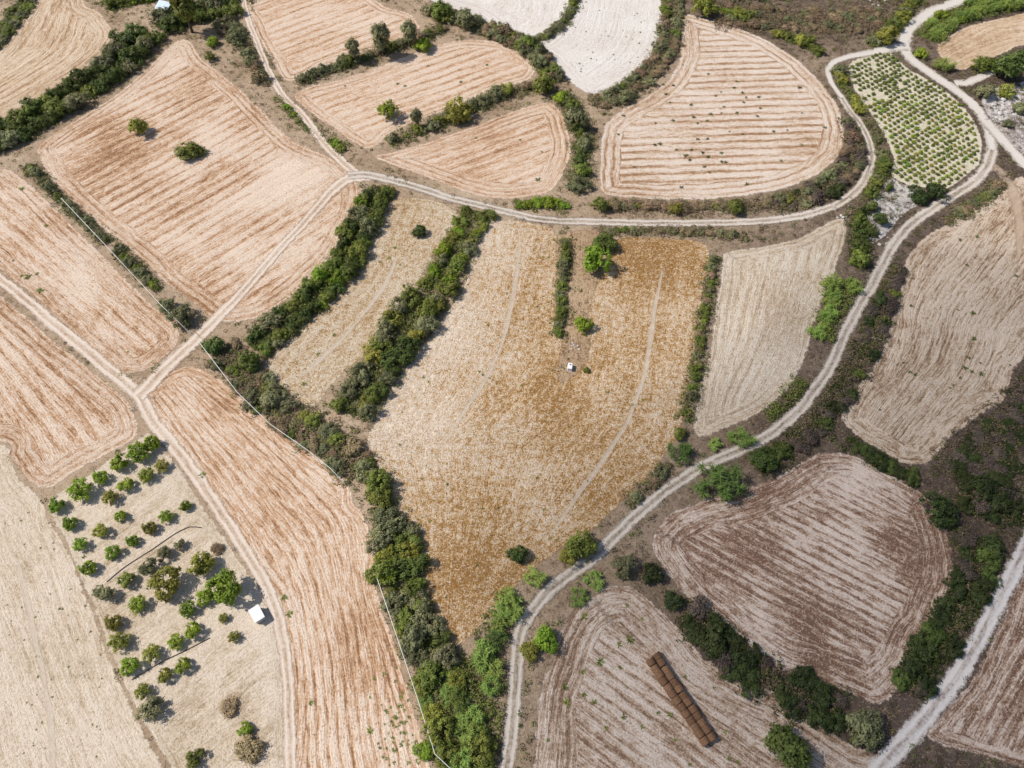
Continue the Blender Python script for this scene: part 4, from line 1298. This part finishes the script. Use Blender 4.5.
if rest:
    Vs, La = [], []
    for x, y, r, v in rest:
        a = random.uniform(0, 6.28)
        g = vg[v][0] * r
        Vs.append(np.stack([g[:, 0] * math.cos(a) - g[:, 1] * math.sin(a) + x, g[:, 0] * math.sin(a) + g[:, 1] * math.cos(a) + y, g[:, 2]], 1))
        La.append(vg[v][1])
    o = link('vines', leaf_mesh('vines', (np.concatenate(Vs), np.concatenate(La)), LEAF['mid']))
    tag(o, 'far rows of small green vines at the top of the vineyard', 'vines', kind='stuff')

# ------------------------------------------------------------------ weeds standing in the fields
wr = np.random.default_rng(5)
WEED = []
for v in range(3):
    n_ = 26
    a = wr.uniform(0, 6.283, n_)
    el = wr.uniform(.1, 1.2, n_)
    d = np.stack([np.cos(a) * np.cos(el), np.sin(a) * np.cos(el), np.sin(el)], 1)
    base = np.stack([np.cos(a) * .2 * wr.random(n_), np.sin(a) * .2 * wr.random(n_), np.full(n_, .02)], 1)
    V, F, st = strip_blades(base, d, .9, .11, .4, wr, 2)
    V[:, 2] = np.maximum(V[:, 2], .01)
    WEED.append((V, F, np.repeat(wr.uniform(0, 1, n_), st)))
WM = {k: [mesh_from('weed', V, F, (LEAF[k],), {'leaf': la}) for V, F, la in WEED] for k in ('dark', 'mid', 'dry', 'bright', 'deep')}


def weed(px, py, rp, kd, label, group):
    x, y = at(px, py)
    r = rp / scale_at(px, py)
    o = link('weed', random.choice(WM[kd]), (x, y, .02), random.uniform(0, 6.28), (r, r, r * .7))
    tag(o, label, 'weed', group)


for px, py, rp in [(630, 640, 6), (600, 662, 6), (619, 645, 4), (584, 617, 5), (565, 687, 5), (567, 702, 6), (584, 695, 4), (594, 702, 4), (624, 717, 4), (642, 727, 3), (670, 715, 4), (725, 732, 3), (729, 759, 3), (714, 688, 2.5), (685, 677, 3), (620, 668, 3), (583, 672, 4), (627, 606, 3), (642, 619, 2.5), (699, 712, 3), (738, 762, 3), (690, 765, 3), (675, 740, 3), (658, 713, 3), (606, 728, 3), (548, 740, 3)]:
    weed(px, py, rp, 'mid', 'dark green spiky weed standing in the bale field', 'weeds in the bale field')
wrng = random.Random(3)
for _ in range(70):
    px, py = wrng.gauss(705, 50), wrng.gauss(125, 38)
    q = np.array([at(px, py)])
    if inside(q, FIELDS[10])[0]:
        weed(px, py, wrng.uniform(1.6, 3.4), 'deep' if wrng.random() < .6 else 'dark', 'tiny dark weed in the striped top field', 'weeds in the striped top field')
for _ in range(40):
    px, py = wrng.uniform(570, 660), wrng.uniform(0, 85)
    q = np.array([at(px, py)])
    if inside(q, FIELDS[11])[0]:
        weed(px, py, wrng.uniform(.9, 1.7), 'dark', 'tiny dark weed in the white top field', 'weeds in the white top field')
for px, py, rp in [(965, 368, 4), (972, 372, 3), (981, 374, 4), (960, 378, 2.5), (974, 339, 4), (973, 313, 4), (958, 310, 2), (1016, 276, 3), (967, 265, 3), (895, 324, 2), (911, 306, 3), (915, 375, 3), (903, 363, 2), (880, 410, 2), (960, 240, 3), (977, 237, 3), (953, 385, 2), (980, 363, 2), (969, 358, 3), (1010, 365, 2), (950, 388, 2), (910, 372, 3)]:
    weed(px, py, rp, 'dark', 'dark weed clump in the grey right-hand field', 'weeds in the grey field')
for _ in range(70):
    px, py = wrng.gauss(400, 14), wrng.gauss(728, 24)
    q = np.array([at(px, py)])
    if inside(q, FIELDS[6])[0] and px < 350 + .09 * py:
        weed(px, py, wrng.uniform(1.5, 3), 'mid', 'small green weed by the lower right edge of the curving field', 'weeds in the curving field')
for px, py, rp in [(284, 598, 5), (289, 614, 5), (370, 731, 5), (311, 703, 4), (202, 475, 5), (84, 557, 3)]:
    weed(px, py, rp, 'mid', 'larger lone green weed in the curving field', 'lone weeds in the curving field')
for _ in range(60):
    px, py = wrng.uniform(2, 110), wrng.uniform(500, 760)
    q = np.array([at(px, py)])
    if inside(q, FIELDS[4])[0]:
        weed(px, py, wrng.uniform(1.0, 2.2), wrng.choice(['mid', 'dry', 'dark']), 'tiny weed on the pale bottom left field', 'weeds in the pale field')
for px, py, rp in [(28, 277, 5), (40, 291, 5), (37, 274, 3), (22, 276, 3), (13, 261, 2), (160, 365, 3), (128, 352, 2), (122, 375, 2), (120, 374, 3), (46, 226, 3), (22, 189, 4)]:
    weed(px, py, rp, 'mid', 'green weed in the left field above the long track', 'weeds in the left field')
for _ in range(75):
    px, py = wrng.uniform(390, 705), wrng.uniform(235, 600)
    q = np.array([at(px, py)])
    if inside(q, FIELDS[8])[0] and not inside(q, ROUGH)[0]:
        weed(px, py, wrng.uniform(1.2, 2.4), wrng.choice(['mid', 'mid', 'dark']), 'small green weed among the golden grass', 'weeds in the golden field')
for px, py, rp in [(318, 354, 3), (334, 335, 3), (304, 384, 4), (395, 248, 3), (389, 258, 3), (400, 265, 2), (380, 262, 2)]:
    weed(px, py, rp, 'mid', 'small green weed in the narrow field between hedges', 'weeds in the narrow field')
for px, py, rp in [(398, 84, 2.5), (405, 86, 2.5), (461, 82, 2.5), (487, 65, 2.5), (428, 66, 2), (345, 86, 2), (538, 180, 4), (520, 140, 2), (542, 152, 2), (476, 138, 2)]:
    weed(px, py, rp, 'olive' if False else 'dark', 'small grey-green weed on the striped terraces', 'weeds on the terraces')

# ------------------------------------------------------------------ hay bales
def bale_mesh():
    t = NT('weathered_hay')
    tc = t.n('TexCoord', 'Object')
    oi = t.n('ObjectInfo', 'Random')
    sep = t.n('SeparateXYZ', 0, {0: tc}).node.outputs
    ang = t.math('ARCTAN2', sep[1], sep[2])
    v = t.n('CombineXYZ', ins={0: t.math('MULTIPLY', sep[0], 14), 1: t.math('MULTIPLY', ang, 5.0), 2: t.math('MULTIPLY', oi, 20)})
    f = t.noise(v, 1.0, 4, .7)
    col = t.ramp(f, [(.28, (.09, .045, .026)), (.5, (.19, .105, .060)), (.72, (.31, .19, .115))])
    hs = t.n('HueSaturation', ins={'Hue': .5, 'Saturation': 1, 'Value': t.math('MULTIPLY_ADD', oi, .4, .8), 'Color': col})
    mat = t.finish(hs, 1, f, 1.0, .12)
    V, F = [], []
    prof = [(-.6, 0), (-.6, .4), (-.598, .66), (-.58, .72), (-.5, .748), (-.2, .76), (0, .752), (.2, .76), (.5, .748), (.58, .72), (.598, .66), (.6, .4), (.6, 0)]
    nseg = 28
    q = random.Random(4)
    for x, rr in prof:
        for k in range(nseg):
            a = 2 * math.pi * k / nseg
            jr = rr * (1 + q.uniform(-.03, .03)) * (1 - .05 * max(0, -math.cos(a)))
            V.append((x + q.uniform(-.01, .01), math.sin(a) * jr, math.cos(a) * jr + .72))
    for i_ in range(len(prof) - 1):
        for k in range(nseg):
            F.append((i_ * nseg + k, i_ * nseg + (k + 1) % nseg, (i_ + 1) * nseg + (k + 1) % nseg, (i_ + 1) * nseg + k))
    return mesh_from('hay_bale', V, F, (mat,), smooth_f=True)


BM_ = bale_mesh()
for side, (p0, p1) in (('left', ((651, 662), (705, 741))), ('right', ((657.5, 656.5), (711.5, 736.5)))):
    A, B = np.array(at(*p0, .9)), np.array(at(*p1, .9))
    L = np.linalg.norm(B - A)
    nb = int(round(L / 1.25)) + 1
    u = (B - A) / L
    for k in range(nb):
        q = A + u * (L * k / (nb - 1))
        o = link('hay_bale', BM_, (q[0] + random.uniform(-.09, .09), q[1] + random.uniform(-.09, .09), 0), math.atan2(u[1], u[0]) + random.uniform(-.06, .06), (L / (nb - 1) / 1.2 * random.uniform(.96, 1.0), random.uniform(1.0, 1.08), random.uniform(.96, 1.03)))
        words_ = ['first', 'second', 'third', 'fourth', 'fifth', 'sixth', 'seventh', 'eighth', 'ninth', 'tenth', 'eleventh', 'twelfth', 'thirteenth', 'fourteenth', 'fifteenth', 'sixteenth', 'seventeenth', 'eighteenth', 'nineteenth', 'twentieth']
        w_ = words_[k] if k < 20 else 'twenty-' + words_[k - 20]
        tag(o, f'brown round hay bale, {w_} from the upper end of the {side} row', 'hay bale', 'hay bales lying in two rows')

# loose straw round the two rows
q0 = np.array(at(651, 662, 0))
q1 = np.array(at(711, 740, 0))
k = rng.random(420)
LS = q0 + (q1 - q0) * k[:, None] + rng.normal(size=(420, 2)) * 1.5
o = cover('loose_straw', LS, rng.uniform(.3, 1, 420), rng.uniform(.3, .7, 420), rng.uniform(.15, .4, 420), 7, .06, M_GRASS, 91, .4)
tag(o, 'loose straw strewn round the two rows of hay bales', 'straw')

# ------------------------------------------------------------------ sheds, tank, pipes, post, rocks
M_PAINT = mat_plain('white_paint', (.70, .70, .70), (.84, .84, .83), 2.5, .6, .1)
M_WALL = mat_plain('grey_render', (.42, .40, .37), (.58, .55, .50), 2.0, .9, .2)
M_DOOR = mat_plain('door_wood', (.12, .09, .06), (.22, .17, .12), 5, .7, .2)
M_BLUE = mat_plain('blue_roof_sheet', (.50, .60, .68), (.66, .73, .78), 2.0, .5, .1)
M_PIPE = mat_plain('white_pipe', (.66, .65, .62), (.80, .80, .78), 2, .5, .05)
M_METAL = mat_plain('grey_metal', (.2, .2, .2), (.35, .35, .35), 4, .5, .1)
M_HOSE = mat_plain('dark_hose', (.05, .04, .03), (.11, .085, .06), 4, .7, .1)
M_ROCK = mat_plain('pale_limestone', (.36, .34, .32), (.66, .63, .59), 1.6, .95, .6)

s = scale_at(256, 614)
x, y = at(256.5, 613.5, 1.7)
e1, e0 = np.array(at(265, 618, 1.7)), np.array(at(257.7, 604.4, 1.7))
rz = math.atan2(*(e0 - e1)[::-1])
shed = tag(link('shed', None, (x, y, 0), rz), 'small white flat-roofed shed standing at the right edge of the orchard', 'shed')
link('wall', MB().box(-1.25, 1.25, -.85, .85, 0, 1.6).mesh('wall', M_WALL, .02), parent=shed)
rf = MB().box(-1.42, 1.42, -1.0, 1.0, 1.603, 1.72)
link('roof', rf.mesh('roof', M_PAINT, .02), parent=shed)
dr = link('door', MB().box(-.4, .4, -.9, -.853, .05, 1.45).mesh('door', M_DOOR, .01), parent=shed)
link('handle', MB().box(.25, .33, -.94, -.903, .7, .8).mesh('handle', M_METAL), parent=dr)

x, y = at(570, 367, .6)
tank = tag(link('water_tank', None, (x, y, 0), R(-8)), 'small white box-shaped water tank on the rough tongue of golden field', 'tank')
link('body', MB().box(-.5, .5, -.8, .8, .15, 1.15).mesh('body', M_PAINT, .05), parent=tank)
link('plinth', MB().box(-.6, .6, -.9, .9, -.05, .147).mesh('plinth', M_ROCK, .02), parent=tank)
link('lid', MB().tube([(0, .3, 1.152), (0, .3, 1.24)], .22, 16).mesh('lid', M_METAL), parent=tank)

x, y = at(164, 8, 1.5)
hut = tag(link('farm_hut', None, (x, y, 0), R(-18)), 'small farm hut with a pale blue sheet roof among the top trees', 'hut')
link('wall', MB().box(-2.0, 2.0, -1.5, 1.5, 0, 2.1).mesh('wall', M_WALL, .02), parent=hut)
mb = MB()
mb.poly([(-2.3, -1.75, 2.02), (2.3, -1.75, 2.02), (2.3, 1.75, 2.85), (-2.3, 1.75, 2.85)])
mb.poly([(-2.3, 1.75, 2.77), (2.3, 1.75, 2.77), (2.3, -1.75, 1.94), (-2.3, -1.75, 1.94)])
mb.poly([(-2.3, -1.75, 1.94), (2.3, -1.75, 1.94), (2.3, -1.75, 2.02), (-2.3, -1.75, 2.02)])
mb.poly([(2.3, -1.75, 1.94), (2.3, 1.75, 2.77), (2.3, 1.75, 2.85), (2.3, -1.75, 2.02)])
mb.poly([(-2.3, 1.75, 2.77), (-2.3, -1.75, 1.94), (-2.3, -1.75, 2.02), (-2.3, 1.75, 2.85)])
mb.poly([(2.3, 1.75, 2.77), (-2.3, 1.75, 2.77), (-2.3, 1.75, 2.85), (2.3, 1.75, 2.85)])
link('roof', mb.mesh('roof', M_BLUE), parent=hut)
link('door', MB().box(-.45, .45, -1.55, -1.503, .05, 1.85).mesh('door', M_DOOR, .01), parent=hut)
link('window', MB().box(1.0, 1.6, -1.54, -1.503, 1.0, 1.6).mesh('window', M_METAL, .01), parent=hut)


def pipe(pts, label, rad=.055, z=3.0):
    P = [np.array(at(a, b, z)) for a, b in pts]
    root = tag(link('water_pipe', None, (P[0][0], P[0][1], 0)), label, 'pipe')
    loc = [(p[0] - P[0][0], p[1] - P[0][1], z) for p in P]
    link('pipe', MB().tube(loc, rad, 8).mesh('pipe', M_PIPE, sm=True), parent=root)
    for a, b in zip(loc[:-1], loc[1:]):
        a, b = Vector(a), Vector(b)
        m = max(1, int((b - a).length / 9))
        for k in range(m):
            q = a.lerp(b, (k + .5) / m)
            link('support', MB().tube([(q.x, q.y, -.1), (q.x, q.y, z - rad * .9)], .05, 6).mesh('support', M_METAL), parent=root)


pipe([(61, 198), (110, 250), (160, 304), (193, 336)], 'white water pipe along the hedge above the left field corner')
pipe([(199, 342), (237, 392), (270, 424), (306, 449), (330, 468), (345, 484)], 'white water pipe along the top edge of the curving field')
pipe([(377, 578), (398, 640), (418, 700), (435, 754), (452, 770), (490, 800)], 'white bent water pipe beside the bottom thicket')


def hose(pts, label):
    P = smooth(np.array([at(a, b) for a, b in pts]), False, 1.0)
    V = [(p[0], p[1], .1) for p in P]
    tag(link('irrigation_hose', MB().tube(V, .09, 6).mesh('irrigation_hose', M_HOSE, sm=True)), label, 'hose')


hose([(107, 582), (125, 567), (150, 551), (175, 534), (190, 527), (202, 528)], 'dark hose curving between the fourth and fifth orchard rows')
hose([(132, 680), (160, 663), (185, 651), (210, 638)], 'dark hose lying below the seventh orchard row')

x, y = at(875, 338, .4)
o = tag(link('post', MB().tube([(-1.3, .6, .12), (1.3, -.6, .5)], .09, 8).mesh('post', M_PIPE, sm=True), (x, y, 0)), 'fallen white post on the dark bank beside the grey field', 'post')


def rock_mesh(seed):
    import bmesh
    q = random.Random(seed)
    bm = bmesh.new()
    bmesh.ops.create_icosphere(bm, subdivisions=2, radius=1)
    cuts = [Vector((q.gauss(0, 1), q.gauss(0, 1), q.gauss(0, .8))).normalized() for _ in range(9)]
    for v in bm.verts:
        for c in cuts:
            h = v.co.dot(c) - .72
            if h > 0:
                v.co -= c * h * .9
        v.co.z *= .65
    me = bpy.data.meshes.new('rock')
    bm.to_mesh(me)
    bm.free()
    me.materials.append(M_ROCK)
    return me


RK = [rock_mesh(k) for k in range(5)]


def rocks(cx, cy, sx, sy, n_, label, group, rmin=.25, rmax=.8):
    for _ in range(n_):
        px, py = wrng.gauss(cx, sx), wrng.gauss(cy, sy)
        x, y = at(px, py)
        r = wrng.uniform(rmin, rmax)
        tag(link('rock', random.choice(RK), (x, y, r * .2), wrng.uniform(0, 6.28), (r, r * wrng.uniform(.6, 1), r * wrng.uniform(.6, 1))), label, 'rock', group)


rocks(652, 68, 6, 9, 14, 'pale limestone rock on the bank below the white field', 'rocks below the white field')
rocks(1003, 108, 9, 9, 26, 'white rock on the bare slope at the right edge', 'rocks on the white slope', .3, 1.0)
rocks(874, 5, 12, 6, 14, 'pale rock on the brown hillside at the top', 'rocks on the brown hillside')
rocks(878, 236, 7, 8, 12, 'pale rock lying on the chalky patch by the road', 'rocks on the chalky patch')
rocks(846, 214, 6, 5, 8, 'pale rock where the small striped field meets the track', 'rocks by the track', .2, .5)
rocks(575, 345, 3, 3, 7, 'grey stone in the heap above the white tank', 'stones above the tank', .2, .45)
open('/tmp/counts.txt', 'w').write(str(COUNTS)); print('HEDGE COUNTS', COUNTS, 'vines', len(spots), 'objects', len(bpy.data.objects))
